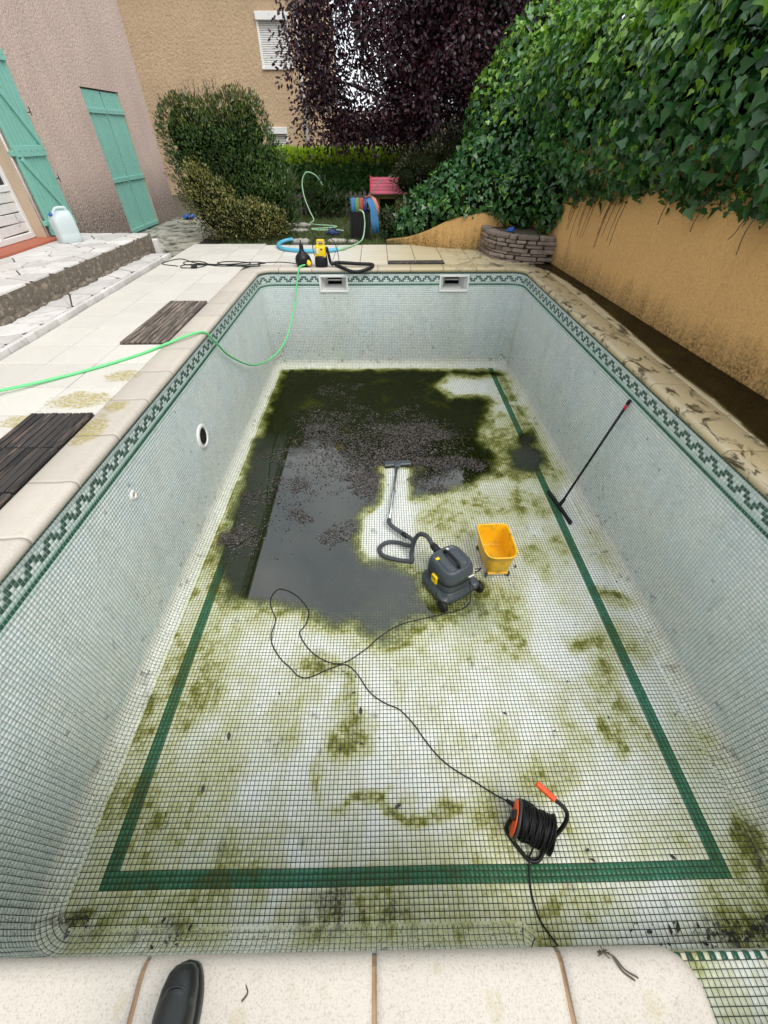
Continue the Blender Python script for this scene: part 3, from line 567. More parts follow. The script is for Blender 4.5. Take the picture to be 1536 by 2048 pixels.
# grout backing, with holes for the skimmers
gs = np.linspace(0, LOOP.L, 520); gt = np.concatenate([np.linspace(0, H_ARC, 60), H_ARC + np.linspace(0, RC * math.pi / 2, 9)[1:]])
GS, GTt = np.meshgrid(gs, gt, indexing='ij'); GV = wallpos(GS.ravel(), GTt.ravel(), np.zeros(GS.size))
n1, n2 = len(gs), len(gt)
fi, fj = np.meshgrid(np.arange(n1 - 1), np.arange(n2 - 1), indexing='ij'); fi = fi.ravel(); fj = fj.ravel()
GF = np.stack([fi * n2 + fj, (fi + 1) * n2 + fj, (fi + 1) * n2 + fj + 1, fi * n2 + fj + 1], 1)
gc = GV[GF].mean(1); ok = np.ones(len(GF), bool)
for a, b in SKIM: ok &= ~((gc[:, 1] > YF - 0.05) & (gc[:, 0] > a + 0.05) & (gc[:, 0] < b - 0.05) & (gc[:, 2] > SKZ[0] + 0.04) & (gc[:, 2] < SKZ[1] - 0.03))
gst = wall_stain(GV); dirtg = sstep(-0.30, -1.15, GV[:, 2])[:, None] * (0.55 + 0.6 * fbm(GV[:, 1] * 3 + GV[:, 0], GV[:, 2] * 3, 52))[:, None]
gcol = np.clip(np.array([[0.50, 0.56, 0.53]]) * (1 - 0.88 * np.clip(dirtg, 0, 1)), 0.03, 1)
wg = obj('wall_grout', arr_mesh('wall_grout', GV - np.array(WL[pool.name]), GF[ok], 4, gcol, gst), MT['grout'], pool)
# ---- floor
XLB, YB0 = -XW + 0.243, 0.182; SY0 = -0.078
def xrb(y): return XW - 0.316 + 0.08 * (y - 0.18) / 6.6
NB = 132
def floorpos(u, w, h):                                     # u in columns from the left band, w in rows from the near band
    y = YB0 + w * T; step = (xrb(y) - XLB) / NB
    return np.stack([XLB + u * step, y + 0.002 * np.sin(u * 0.11), np.full_like(np.asarray(y, float), DEP) + h], -1)
jf, if_ = np.meshgrid(np.arange(-10, 256), np.arange(-8, NB + 12)); jf = jf.ravel(); if_ = if_.ravel()
fc = floorpos(if_ + 0.5, jf + 0.5, 0.0)
keep = (np.abs(fc[:, 0]) < XW - RC + 0.015) & (fc[:, 1] > np.where(fc[:, 0] > 0.46, SY0 + 0.004, YN + RC - 0.02)) & (fc[:, 1] < YF - RC + 0.015)
keep &= (water_sd(fc[:, 0], fc[:, 1]) < 0.62)              # bottom is never seen under the deepest murk
if_, jf, fc = if_[keep], jf[keep], fc[keep]
gu = 0.0036 / T / 2
ju = (RNG.random(len(if_)) - 0.5) * 0.02; jw = (RNG.random(len(if_)) - 0.5) * 0.02
TVf = tile_verts(lambda a, b, h: floorpos(a, b, h), if_ + gu + ju, if_ + 1 - gu + ju, jf + gu + jw, jf + 1 - gu + jw, bev=0.04)
TVf_c = pick(FLOORW, len(if_)) * (0.95 + 0.08 * vnoise(if_ / 40.0, jf / 40.0, 62)[:, None])
band = (((if_ >= 0) & (if_ < 3)) | ((if_ >= NB - 3) & (if_ < NB)) | ((jf >= 0) & (jf < 3))) & (if_ >= 0) & (if_ < NB) & (jf >= 0)
TVf_c[band] = pick(BND, band.sum())
# bottom step of the entry stair in the recess
SZ, SY = -1.247, -0.078
si, sj = np.meshgrid(np.arange(0, 57), np.arange(0, 12)); si = si.ravel(); sj = sj.ravel()
def steptop(u, w, h): return np.stack([XR + 0.006 + u * T, SY - w * T, np.full_like(np.asarray(u, float), SZ) + h], -1)
def steprise(u, w, h): return np.stack([XR + 0.006 + u * T, np.zeros_like(np.asarray(u, float)) + SY + h, np.full_like(np.asarray(u, float), SZ) - w * T], -1)
TVs = tile_verts(steptop, si + gu, si + 1 - gu, sj + gu, sj + 1 - gu, bev=0.04)[:, [3, 2, 1, 0, 7, 6, 5, 4]]
cs = pick(FLOORW, len(si)) * 0.97; chk = (sj == 0) & (si % 2 == 0); cs[chk] = pick(LNG, chk.sum())
ri, rj = np.meshgrid(np.arange(0, 57), np.arange(0, 10)); ri = ri.ravel(); rj = rj.ravel()
TVr = tile_verts(steprise, ri + gu, ri + 1 - gu, rj + gu, rj + 1 - gu, bev=0.04)
cr = pick(FLOORW, len(ri)) * 0.95; chk = (rj == 0) & (ri % 2 == 0); cr[chk] = pick(LNG, chk.sum())
def step_stain(V):
    st = floor_stain(V[:, 0] + 0.3, V[:, 1] + 1.2); st[:, 0] = np.clip(st[:, 0] * 0.5 + 0.12 + 0.2 * (fbm(V[:, 0] * 30, V[:, 1] * 30, 18) > 0.55), 0, 1); st[:, 1] *= 0.6
    return st
# the tiles that show largest become single objects
ALLT = np.concatenate([TVf, TVs]); ALLC = np.concatenate([TVf_c, cs])
ctr = ALLT[:, 4:].mean(1); px, py, zf = is_visible(ctr)
isstep = np.arange(len(ALLT)) >= len(TVf)
vis = (px > 4) & (px < 1532) & (py < 2042) & (zf > 0) & np.where(isstep, (px > 1395 + (py - 1915) * 0.36) & (py > 1912), (py < 1884))
area = np.where(vis, 1 / zf ** 3, 0); order = np.argsort(-area)[:300]
single = np.zeros(len(ALLT), bool); single[order] = True
ST_ALL = np.concatenate([floor_stain(TVf.reshape(-1, 3)[:, 0], TVf.reshape(-1, 3)[:, 1]), step_stain(TVs.reshape(-1, 3))]).reshape(-1, 8, 3)
ST_ALL[:, :, 0] = np.clip(ST_ALL[:, :, 0] * np.exp(RNG.normal(0, 0.06, len(ST_ALL)))[:, None], 0, 1)   # the film clings unevenly from tile to tile
nf_ = len(TVf)
s = ~single[:nf_]; floor_o = mosaic('floor_tiles', TVf[s], TVf_c[s], ST_ALL[:nf_][s].reshape(-1, 3), pool, 'white tiled floor with a green border line and algae')
s = ~single[nf_:]; st_stuff = mosaic('step_tiles', np.concatenate([TVs[s], TVr]), np.concatenate([cs[s], cr]), np.concatenate([ST_ALL[nf_:][s].reshape(-1, 3), step_stain(TVr.reshape(-1, 3))]), pool, 'bottom entry step with a checked green nosing')
off = np.array(WL[pool.name])
for k in order:
    c = ctr[k]; me = arr_mesh('tile', ALLT[k] - c, QF, 4, np.repeat(ALLC[k:k + 1], 8, 0), ST_ALL[k])
    me.materials.append(MT['tile'])
    o = bpy.data.objects.new('tile', me); COL.objects.link(o); o.parent = pool; o.location = tuple(c - off)
# grout sheets of floor and step
fx, fy = np.meshgrid(np.linspace(-XW + RC * 0.6, XW - RC * 0.6, 100), np.linspace(YN - 0.05, YF - RC * 0.6, 180), indexing='ij')
V = np.stack([fx.ravel(), fy.ravel(), np.full(fx.size, DEP)], 1); n2 = fx.shape[1]
fi, fj = np.meshgrid(np.arange(99), np.arange(179), indexing='ij'); fi = fi.ravel(); fj = fj.ravel()
F = np.stack([fi * n2 + fj, (fi + 1) * n2 + fj, (fi + 1) * n2 + fj + 1, fi * n2 + fj + 1], 1)
fg = obj('floor_grout', arr_mesh('floor_grout', V - off, F, 4, np.full((len(V), 3), 0.035) * np.array([[0.85, 1.0, 0.8]]), floor_stain(V[:, 0], V[:, 1]) * np.array([[0.6, 1, 1]])), MT['grout'], pool)
V = []; F = []
mb = MB(); mb.span((XR + 0.003, SY - 0.34, DEP - 0.02), (XW, SY - 0.0002, SZ)); mb.span((XR + 0.003, -0.80, DEP - 0.02), (XW, SY - 0.34, SZ + 0.29)); mb.span((XR + 0.003, -1.38, DEP - 0.02), (XW, -0.801, SZ + 0.58))
me = mb.mesh('step', WL[pool.name])
so = obj('step', me, simple('step_grout', (0.05, 0.06, 0.045), 0.85, 0.2, 20), pool)

# ---- coping stones: bull-nosed, laid end to end round the edge
def coping(s0, s1, flare=0.0):
    n = max(2, int((s1 - s0) / 0.02) + 1); q = np.linspace(s0, s1, n); x, y, nx, ny = LOOP.at(q)
    prof_ = [(-0.26, -0.055), (-0.26, -0.006), (-0.254, 0.0), (-0.10, 0.0), (-0.045, 0.004), (-0.015, 0.008), (0.008, 0.006), (0.022, -0.003), (0.030, -0.016), (0.031, -0.030), (0.026, -0.043), (0.016, -0.050), (-0.02, -0.051)]
    rings = []
    for i in range(n):
        e = 1 if 0 < i < n - 1 else 0.985
        rings.append([(x[i] + nx[i] * d, y[i] + ny[i] * d, z * e) for d, z in prof_])
    mb = MB(); mb.loft(rings, smooth=True); return mb
def s_of(px_, py_):
    d = (LOOP.P[:, 0] - px_) ** 2 + (LOOP.P[:, 1] - py_) ** 2; return LOOP.s[np.argmin(d)]
marks = [s_of(x_, YN) for x_ in (-1.82, -1.34, -0.805, -0.267, 0.211)] + [s_of(XR, -0.45), s_of(XR, -0.95)]
yr = [-1.2, -0.75, -0.28, 0.2, 0.68, 1.16, 1.64, 2.12, 2.60, 3.08, 3.56, 4.04, 4.52, 5.0, 5.48, 5.96, 6.42, 6.72]
marks += [s_of(1.3, -1.4)] + [s_of(XW, v) for v in yr] + [s_of(v, YF) for v in (1.72, 1.26, 0.76, 0.26, -0.24, -0.74, -1.24, -1.72)] + [s_of(-XW, v) for v in (6.70, 6.28, 5.78, 5.28, 4.80, 4.32, 3.84, 3.36, 2.86, 2.37, 1.86, 1.38, 0.9, 0.4, 0.12)]
marks = sorted(set(float(round(m, 4)) for m in marks)); marks.append(marks[0] + LOOP.L)
cop = bpy.data.objects.new('coping', None); COL.objects.link(cop); cop.parent = pool; WL[cop.name] = WL[pool.name]
for a, b in zip(marks[:-1], marks[1:]):
    gp_ = 0.0060 if LOOP.at(np.array([(a + b) / 2]))[1][0] < 0.1 else 0.0022
    mb = coping(a + gp_, b - gp_); mb.build('coping_stone', MT['coping'], cop)
# mortar below the joints
q = np.linspace(0, LOOP.L, 400); x, y, nx, ny = LOOP.at(q)
mb = MB(); mb.loft([[(x[i] + nx[i] * d, y[i] + ny[i] * d, z) for d, z in ((-0.25, -0.07), (-0.25, -0.0025), (0.005, -0.0025), (0.022, -0.014), (0.022, -0.046))] for i in range(400)], cap0=False, cap1=False)
mb.build('joint_mortar', simple('coping_joint', (0.33, 0.215, 0.12), 0.9, 0.3, 30), pool)
# ---- skimmers, lamp, return jet
for a, b in SKIM:
    w = b - a; zc = (SKZ[0] + SKZ[1]) / 2; h = SKZ[1] - SKZ[0]; xc = (a + b) / 2; ft = 0.028
    mb = MB()
    for zz in (SKZ[0] + ft / 2, SKZ[1] - ft / 2): mb.bbox((xc, YF - 0.006, zz), (w, 0.03, ft), 0.004)
    for xx in (a + ft / 2, b - ft / 2): mb.bbox((xx, YF - 0.006, zc), (ft, 0.0296, h - 2 * ft - 0.001), 0.004)
    sk = mb.build('skimmer_frame', MT['white'], pool)
    mb = MB(); d0, d1 = YF + 0.002, YF + 0.22; sx, sz = 0.11, 0.055      # tapered throat
    A = [(a + ft, d0, SKZ[0] + ft), (b - ft, d0, SKZ[0] + ft), (b - ft, d0, SKZ[1] - ft), (a + ft, d0, SKZ[1] - ft)]
    B = [(xc - sx, d1, zc - sz), (xc + sx, d1, zc - sz), (xc + sx, d1, zc + sz + 0.02), (xc - sx, d1, zc + sz + 0.02)]
    mb.loft([B, A], cap0=False, cap1=False); mb.build('throat', MT['white'], sk)
    mb = MB(); mb.span((xc - sx - 0.01, d1 + 0.14, zc - sz - 0.01), (xc + sx + 0.01, d1 + 0.15, zc + sz + 0.03))
    mb.loft([[(p[0], d1, p[2]) for p in B], [(p[0], d1 + 0.14, p[2]) for p in B]], cap0=False, cap1=False)
    mb.build('basket_well', MT['vacdark'], sk)
    mb = MB(); mb.bbox((xc, d1 - 0.004, zc + 0.004), (2 * sx - 0.006, 0.008, 0.020), 0.003); mb.build('flap', MT['white'], sk)
lx = -XW + 0.0
Mx = axisM((1, 0, 0))
mb = MB(); mb.lathe([(0.086, -0.006), (0.088, 0.012), (0.096, 0.018), (0.112, 0.017), (0.124, 0.010), (0.127, 0.0), (0.126, -0.006)], (lx + 0.004, 3.515, -0.757), 36, Mx, cap=False)
lamp = mb.build('pool_light', MT['white'], pool)
mb = MB(); mb.lathe([(0.0005, 0.004), (0.05, 0.003), (0.088, -0.002)], (lx + 0.006, 3.515, -0.757), 30, Mx, cap=False)
mb.build('lens', MT['glass'], lamp); mb = MB()
for k in range(-6, 7):
    hgt = math.sqrt(max(0.0, 0.084 ** 2 - (k * 0.0128) ** 2)); mb.box((lx + 0.010, 3.515 + k * 0.0128, -0.757), (0.006, 0.004, 2 * hgt))
mb.build('lens_ribs', MT['steel'], lamp)
mb = MB(); mb.lathe([(0.017, -0.004), (0.017, 0.004), (0.020, 0.010), (0.030, 0.012), (0.037, 0.006), (0.038, -0.002)], (lx + 0.003, 2.235, -0.435), 24, Mx, cap=False)
jet = mb.build('return_jet', MT['white'], pool)
mb = MB(); mb.lathe([(0.0005, 0.0), (0.018, 0.0)], (lx + 0.0035, 2.235, -0.435), 20, Mx, cap=False); mb.build('jet_hole', MT['reveal'], jet)

# ================================================================== STANDING WATER
def water_sheet(name, x0, x1, y0, y1, step, z, sdf, mat, depth, lo=0.01, scum=None):
    nx_ = int((x1 - x0) / step) + 1; ny_ = int((y1 - y0) / step) + 1
    gx, gy = np.meshgrid(np.linspace(x0, x1, nx_), np.linspace(y0, y1, ny_), indexing='ij')
    V = np.stack([gx.ravel(), gy.ravel(), np.full(gx.size, z)], 1); sdv = sdf(V[:, 0], V[:, 1])
    fi, fj = np.meshgrid(np.arange(nx_ - 1), np.arange(ny_ - 1), indexing='ij'); fi = fi.ravel(); fj = fj.ravel()
    F = np.stack([fi * ny_ + fj, (fi + 1) * ny_ + fj, (fi + 1) * ny_ + fj + 1, fi * ny_ + fj + 1], 1)
    F = F[(sdv[F] > -lo).all(1)]
    murk = np.clip(depth(V[:, 0], V[:, 1], sdv), 0, 0.985)
    used, inv = np.unique(F, return_inverse=True)
    o = obj(name, arr_mesh(name, V[used], inv.reshape(-1, 4), 4, extra=murk[used], smooth=True, scum=(np.zeros(len(V)) if scum is None else np.clip(scum(V[:, 0], V[:, 1], sdv), 0, 1))[used]), MT[mat]); tag(o, kind='structure'); return o
def pool_murk(x, y, s):
    m = sstep(-0.02, 0.26, s) ** 0.9 * 0.98
    clear = np.exp(-(((x + 0.55) / 0.55) ** 2 + ((y - 2.25) / 0.5) ** 2)) * 0.35 + np.exp(-(((x + 0.15) / 0.35) ** 2 + ((y - 1.85) / 0.3) ** 2)) * 0.45
    return m * (1 - clear)
def pool_film(x, y): return np.maximum(water_sd(x, y), poly_sd(x, y, WTH) * 0.3 + (fbm(x * 9, y * 9, 13) - 0.5) * 0.05)
water_sheet('pool_water', -1.99, 2.0, 1.45, 6.93, 0.022, DEP + 0.008, pool_film, 'water', pool_murk, scum=lambda x, y, s: (sstep(4.1, 5.0, y + (fbm(x * 3, y * 3, 14) - 0.5) * 0.9) * 0.88 + (1 - sstep(0.02, 0.16, s)) * 0.7))
# dead leaves and sludge afloat
def leaf_cloud(name, P, D, N, size, shape, faces, cols, mat, parent=None):
    n = len(P); D = D / (np.linalg.norm(D, axis=1)[:, None] + 1e-9); N = N - D * (N * D).sum(1)[:, None]
    N = N / (np.linalg.norm(N, axis=1)[:, None] + 1e-9); B = np.cross(N, D)
    S = np.asarray(shape, float); k = len(S)
    V = P[:, None] + size[:, None, None] * (S[None, :, 0, None] * D[:, None] + S[None, :, 1, None] * B[:, None] + S[None, :, 2, None] * N[:, None])
    F = (np.arange(n)[:, None, None] * k + np.asarray(faces)[None]).reshape(-1, 3)
    offp = np.array(WL[parent.name]) if parent is not None else np.zeros(3)
    me = arr_mesh(name, V.reshape(-1, 3) - offp, F, 3, np.repeat(cols, k, 0)); return obj(name, me, MT[mat], parent)
LANCE = [(0, 0, 0), (0.45, 0.19, 0.05), (1, 0, -0.04), (0.45, -0.19, 0.05)]; LANCE_F = [(0, 2, 1), (0, 3, 2)]
CURL = [(0, 0, 0), (0.3, 0.22, 0.10), (0.7, 0.16, 0.16), (1, 0, 0.12), (0.7, -0.2, 0.05), (0.3, -0.2, 0.14)]; CURL_F = [(0, 5, 1), (1, 5, 4), (1, 4, 2), (2, 4, 3)]
IVY = [(0.30, 0, -0.05), (0, 0, 0), (-0.10, 0.26, 0.02), (0.20, 0.50, 0.0), (0.40, 0.30, 0.03), (1.0, 0, -0.08), (0.40, -0.30, 0.03), (0.20, -0.50, 0.0), (-0.10, -0.26, 0.02)]
IVY_F = [(0, 1, 2), (0, 2, 3), (0, 3, 4), (0, 4, 5), (0, 5, 6), (0, 6, 7), (0, 7, 8), (0, 8, 1)]
OVAL = [(0, 0, 0), (0.3, 0.24, 0.05), (0.65, 0.22, 0.04), (1, 0, -0.06), (0.65, -0.22, 0.04), (0.3, -0.24, 0.05)]; OVAL_F = [(0, 5, 1), (1, 5, 4), (1, 4, 2), (2, 4, 3)]
LIT = [(-1.77, 3.01), (-1.66, 3.77), (-1.57, 4.63), (-1.39, 5.29), (-1.2, 6.26), (-0.54, 6.25), (-0.21, 5.13), (0.32, 5.41), (0.82, 5.26), (1.1, 4.35), (1.29, 4.02), (0.92, 3.73), (0.4, 3.42), (0.09, 3.51), (0.03, 3.94), (-0.23, 3.38), (-0.37, 3.3), (-0.52, 3.56), (-0.79, 3.66), (-1.1, 3.15), (-1.26, 2.82), (-1.54, 2.69), (-1.85, 2.72)]
LIT2 = [(-0.85, 2.81), (-0.76, 2.99), (-0.55, 3.06), (-0.36, 2.91), (-0.54, 2.77), (-0.73, 2.64)]
def scatter_litter(n, seed):
    r = np.random.default_rng(seed); x = r.uniform(-1.93, 1.4, n); y = r.uniform(2.4, 6.8, n)
    w = water_sd(x, y); l1 = poly_sd(x, y, LIT) + (fbm(x * 4, y * 4, 21) - 0.5) * 0.7; l2 = poly_sd(x, y, LIT2) + (fbm(x * 9, y * 9, 22) - 0.5) * 0.25
    core = np.exp(-(((x + 0.15) / 0.75) ** 2 + ((y - 4.25) / 0.65) ** 2))
    dens = np.where(l1 > 0, 0.05 + 0.55 * core + 0.85 * sstep(0.46, 0.60, fbm(x * 2.4 + y * 0.8, y * 3.2, 23, 5)), 0.006) + np.where(l2 > 0, 0.45, 0)
    dens = dens * np.where(y > 5.0, 0.30, 1.0) * np.where((x < -1.25) & (y > 3.3), 0.35, 1.0)
    k = (r.random(n) < dens) & (w > 0.02); return np.stack([x[k], y[k], np.full(k.sum(), DEP + 0.010)], 1)
P = scatter_litter(120000, 5); n = len(P); P[:, 2] += RNG.random(n) * 0.006
ang = RNG.random(n) * 6.283; D = np.stack([np.cos(ang), np.sin(ang), (RNG.random(n) - 0.5) * 0.5], 1); Nn = np.stack([RNG.normal(0, 0.35, n), RNG.normal(0, 0.35, n), np.ones(n)], 1)
lc = np.array([(0.055, 0.044, 0.038), (0.080, 0.064, 0.056), (0.036, 0.028, 0.024), (0.11, 0.09, 0.078)])[RNG.integers(0, 4, n)]
MT['deadleaf'] = leaf_mat('dead_leaf', 0.34, 0.0)
lo = leaf_cloud('leaf_sludge', P, D, Nn, RNG.uniform(0.010, 0.030, n), CURL, CURL_F, lc, 'deadleaf'); tag(lo, 'raft of dead brown leaves floating on the murky pool water', 'leaves', kind='stuff')
# scraps of leaf on floor, walls' foot and coping
r = np.random.default_rng(77); n = 420
x = np.concatenate([r.uniform(-1.9, 1.9, 110), r.normal(-0.45, 0.15, 40), r.normal(-1.86, 0.05, 40), r.normal(1.55, 0.2, 170), r.normal(-1.3, 0.05, 20), r.normal(1.9, 0.03, 20)])
y = np.concatenate([r.uniform(0.05, 4.2, 110), r.uniform(0.8, 1.5, 40), r.normal(0.05, 0.03, 40), r.normal(-0.03, 0.025, 170), r.normal(0.0, 0.02, 20), r.uniform(0.2, 3, 20)])
k = (water_sd(x, y) < 0); x, y = x[k], y[k]; n = len(x); ang = r.random(n) * 6.283
lift = np.where((y < 0.04) & (x < 0.50), RC - np.sqrt(np.clip(RC ** 2 - np.clip(0.04 - y, 0, 0.08) ** 2, 0, None)), 0)
P = np.stack([x, y, DEP + 0.004 + lift], 1); D = np.stack([np.cos(ang), np.sin(ang), np.zeros(n)], 1); Nn = np.stack([r.normal(0, 0.3, n), r.normal(0, 0.3, n), np.ones(n)], 1)
ls = leaf_cloud('leaf_scraps', P, D, Nn, np.clip(r.gamma(1.2, 0.012, n), 0.006, 0.06), CURL, CURL_F, np.full((n, 3), 0.03) * np.array([[1, 0.85, 0.6]]), 'deadleaf'); tag(ls, 'dark scraps of leaf strewn over the tiled floor', 'leaves', kind='stuff')

# ================================================================== GROUND AND PAVING
mb = MB()
def ring_sheet(mb, outer, inner, z):
    (X0, Y0, X1, Y1), (a, b, c, d) = outer, inner
    for (x0, y0, x1, y1) in ((X0, Y0, X1, b), (X0, d, X1, Y1), (X0, b, a, d), (c, b, X1, d)):
        mb.add([(x0, y0, z), (x1, y0, z), (x1, y1, z), (x0, y1, z)], [(0, 1, 2, 3)])
ring_sheet(mb, (-60, -40, 60, 90), (-2.28, -1.62, 2.27, 7.21), -0.058)
tag(mb.build('ground', MT['soil']), kind='structure')
deck = thing('pool_deck', None, None, (0, 0, 0), kind='structure')
mb = MB(); ring_sheet(mb, (-3.66, -2.5, 3.4, 8.80), (-2.27, -1.60, 2.26, 7.20), -0.012); mb.build('mortar_bed', MT['bed'], deck)
SL = 0.4475
_slabs = {}
def slab(x0, x1, y0, y1):
    w, l = x1 - x0 - 0.008, y1 - y0 - 0.008; key = (round(w, 3), round(l, 3))
    if key not in _slabs:
        b = MB(); b.bbox((0, 0, -0.0185), (w, l, 0.037), 0.005); me = b.mesh('slab'); me.materials.append(MT['slab']); _slabs[key] = me
    o = bpy.data.objects.new('slab', _slabs[key]); COL.objects.link(o); o.parent = deck
    o.location = ((x0 + x1) / 2, (y0 + y1) / 2, random.uniform(-0.0015, 0.0015)); o.rotation_euler = (random.uniform(-0.002, 0.002), random.uniform(-0.002, 0.002), random.uniform(-0.003, 0.003))
BOARDS = []
YJ = [2.632 + SL * k - 0.0 for k in range(-9, 12)]
for cidx in range(3):
    x1 = -2.297 - SL * cidx; x0 = x1 - SL
    for k in range(len(YJ) - 1):
        y0, y1 = YJ[k], YJ[k + 1]
        if y1 > 7.2: continue
        if cidx == 0 and (3.9 < y0 < 5.0 or 1.2 < y0 < 2.5): BOARDS.append((x0, x1, y0, y1)); continue
        slab(x0, x1, y0, y1)
ylast = max(y for y in YJ if y <= 7.2)
for cidx in range(-3, 6):                                   # beyond the far end
    x0 = -2.297 + SL * cidx + 0.0; x1 = x0 + SL
    yy = ylast + 0.0 if cidx < 0 else 7.235
    rows_ = [ylast, ylast + SL, ylast + 2 * SL, ylast + 3 * SL, ylast + 4 * SL] if cidx < 0 else [7.235, 7.43, 7.43 + SL, 7.43 + 2 * SL, 7.43 + 3 * SL]
    for a, b in zip(rows_[:-1], rows_[1:]):
        if cidx >= 0 and a < 7.3 and 4.2 < cidx + 0.0 < 5.9: BOARDS.append((x0, x1, a, b)); continue
        slab(x0, x1, a, b)
for cidx in range(6, 11):
    x0 = -2.297 + SL * cidx; x1 = x0 + SL
    for a, b in zip((7.235, 7.43, 7.43 + SL, 7.43 + 2 * SL)[:4 if cidx < 8 else 3], (7.43, 7.43 + SL, 7.43 + 2 * SL, 7.43 + 3 * SL)):
        if cidx == 6 and a < 7.3: BOARDS.append((x0, x1, a, b)); continue
        slab(x0, x1, a, b)
for k in range(-3, 11):
    y0 = 0.4 + k * 0.72
    if y0 + 0.72 < 7.24: slab(2.30, 2.72, y0, y0 + 0.72)
mb = MB(); mb.add([(-2.29, -1.62, -0.013), (0.26, -1.62, -0.013), (0.26, -0.30, -0.013), (-2.29, -0.30, -0.013)], [(0, 1, 2, 3)]); mb.build('mortar_bed', MT['bed'], deck)
for k in range(-1, 5):                                      # rows behind the near coping
    for y0_, y1_ in ((-0.80, -0.335), (-1.27, -0.80)): slab(-2.7 + 0.64 * k, min(-2.7 + 0.64 * (k + 1), 0.24), y0_, y1_)
# wooden duckboard panels let into the paving
names_ = {}
def duckboard(x0, x1, y0, y1, label, along_y=True, dark=False):
    t = thing('duckboard_panel', label, 'duckboard', ((x0 + x1) / 2, (y0 + y1) / 2, -0.012), 0, 'wooden duckboard panels in the deck')
    n = 9 if along_y else 4; w = ((x1 - x0) if along_y else (y1 - y0)) / n
    for k in range(n):
        mb = MB()
        if along_y: mb.bbox((x0 + (k + 0.5) * w, (y0 + y1) / 2, 0.009 + random.uniform(-0.002, 0.002)), (w - 0.009, y1 - y0 - 0.012, 0.020), 0.003)
        else: mb.bbox(((x0 + x1) / 2, y0 + (k + 0.5) * w, 0.006 + random.uniform(-0.002, 0.002)), (x1 - x0 - 0.012, w - 0.007, 0.020), 0.003)
        mb.build('slat', MT['wood_dark' if dark else 'wood'], t)
BOARDS.sort(key=lambda b: (b[3] > 7, b[2]))
blab = ['nearly black wooden slat panel nearest the photographer beside the left coping', 'black wooden slat panel in the middle of the nearer group of three', 'black wooden slat panel bordering the yellow algae stain',
        'grey wooden slat panel right beside the green hose', 'grey wooden slat panel in the middle of the farther group of three', 'grey wooden slat panel farthest along the left deck',
        'narrow dark slat strip behind the far coping beside the black hose', 'narrow dark slat strip at the far coping, nearer the ochre wall']
for i, b in enumerate(BOARDS): duckboard(*b, blab[min(i, 7)], along_y=b[3] < 7, dark=(b[2] < 3 or b[3] > 7))
# muddy water standing along the ochre wall
WALLX = lambda y: 2.51 + (7.15 - y) * 0.055
def pud(x, y):
    yk = [-1, 2.09, 2.39, 2.78, 3.37, 4.29, 5.54, 6.3, 6.85, 7.3, 7.6]; xk = [2.27, 2.275, 2.30, 2.33, 2.31, 2.36, 2.40, 2.36, 2.30, 2.2, 2.1]
    return x - np.interp(y, yk, xk) + (fbm(x * 5, y * 3, 17) - 0.5) * 0.035
water_sheet('puddle_water', 2.0, 3.1, 0.8, 7.3, 0.022, 0.0075, pud, 'puddle', lambda x, y, s: sstep(-0.01, 0.06, s) * 0.98, 0.0, scum=lambda x, y, s: 0.45 + 0.3 * fbm(x * 4, y * 2, 19))

# crazy paving -----------------------------------------------------
def voronoi(x0, x1, y0, y1, size, rng):
    nx_ = max(1, int(round((x1 - x0) / size))); ny_ = max(1, int(round((y1 - y0) / size)))
    pts = [((x0 + (i + 0.5 + rng.uniform(-0.42, 0.42)) * (x1 - x0) / nx_), (y0 + (j + 0.5 + rng.uniform(-0.42, 0.42)) * (y1 - y0) / ny_)) for i in range(nx_) for j in range(ny_)]
    cells = []
    for i, p in enumerate(pts):
        poly = [(x0, y0), (x1, y0), (x1, y1), (x0, y1)]
        for j, q in enumerate(pts):
            if i == j or abs(p[0] - q[0]) > size * 3 or abs(p[1] - q[1]) > size * 3: continue
            mx, my = (p[0] + q[0]) / 2, (p[1] + q[1]) / 2; nx2, ny2 = q[0] - p[0], q[1] - p[1]
            out = []
            for k in range(len(poly)):
                a, b = poly[k], poly[(k + 1) % len(poly)]
                da = (a[0] - mx) * nx2 + (a[1] - my) * ny2; db = (b[0] - mx) * nx2 + (b[1] - my) * ny2
                if da <= 0: out.append(a)
                if da * db < 0: t = da / (da - db); out.append((a[0] + (b[0] - a[0]) * t, a[1] + (b[1] - a[1]) * t))
            poly = out
            if len(poly) < 3: break
        if len(poly) >= 3: cells.append(poly)
    return cells
def inset_poly(poly, g):
    n = len(poly); out = []
    for k in range(n):
        a, b, c = Vector(poly[k - 1]), Vector(poly[k]), Vector(poly[(k + 1) % n])
        u = (b - a); v = (c - b)
        if u.length < 1e-4 or v.length < 1e-4: continue
        u.normalize(); v.normalize(); n1 = Vector((-u.y, u.x)); n2 = Vector((-v.y, v.x)); bis = n1 + n2
        if bis.length < 1e-3: continue
        bis.normalize(); d = g / max(0.45, bis.dot(n1)); out.append((b.x + bis.x * d, b.y + bis.y * d))
    return out
def chamfer(poly, f, rng):
    out = []; n = len(poly)
    for k in range(n):
        a, b, c = Vector(poly[k - 1]), Vector(poly[k]), Vector(poly[(k + 1) % n]); t = f * rng.uniform(0.5, 1.3)
        out += [tuple(b + (a - b) * min(0.45, t)), tuple(b + (c - b) * min(0.45, t))]
    return out
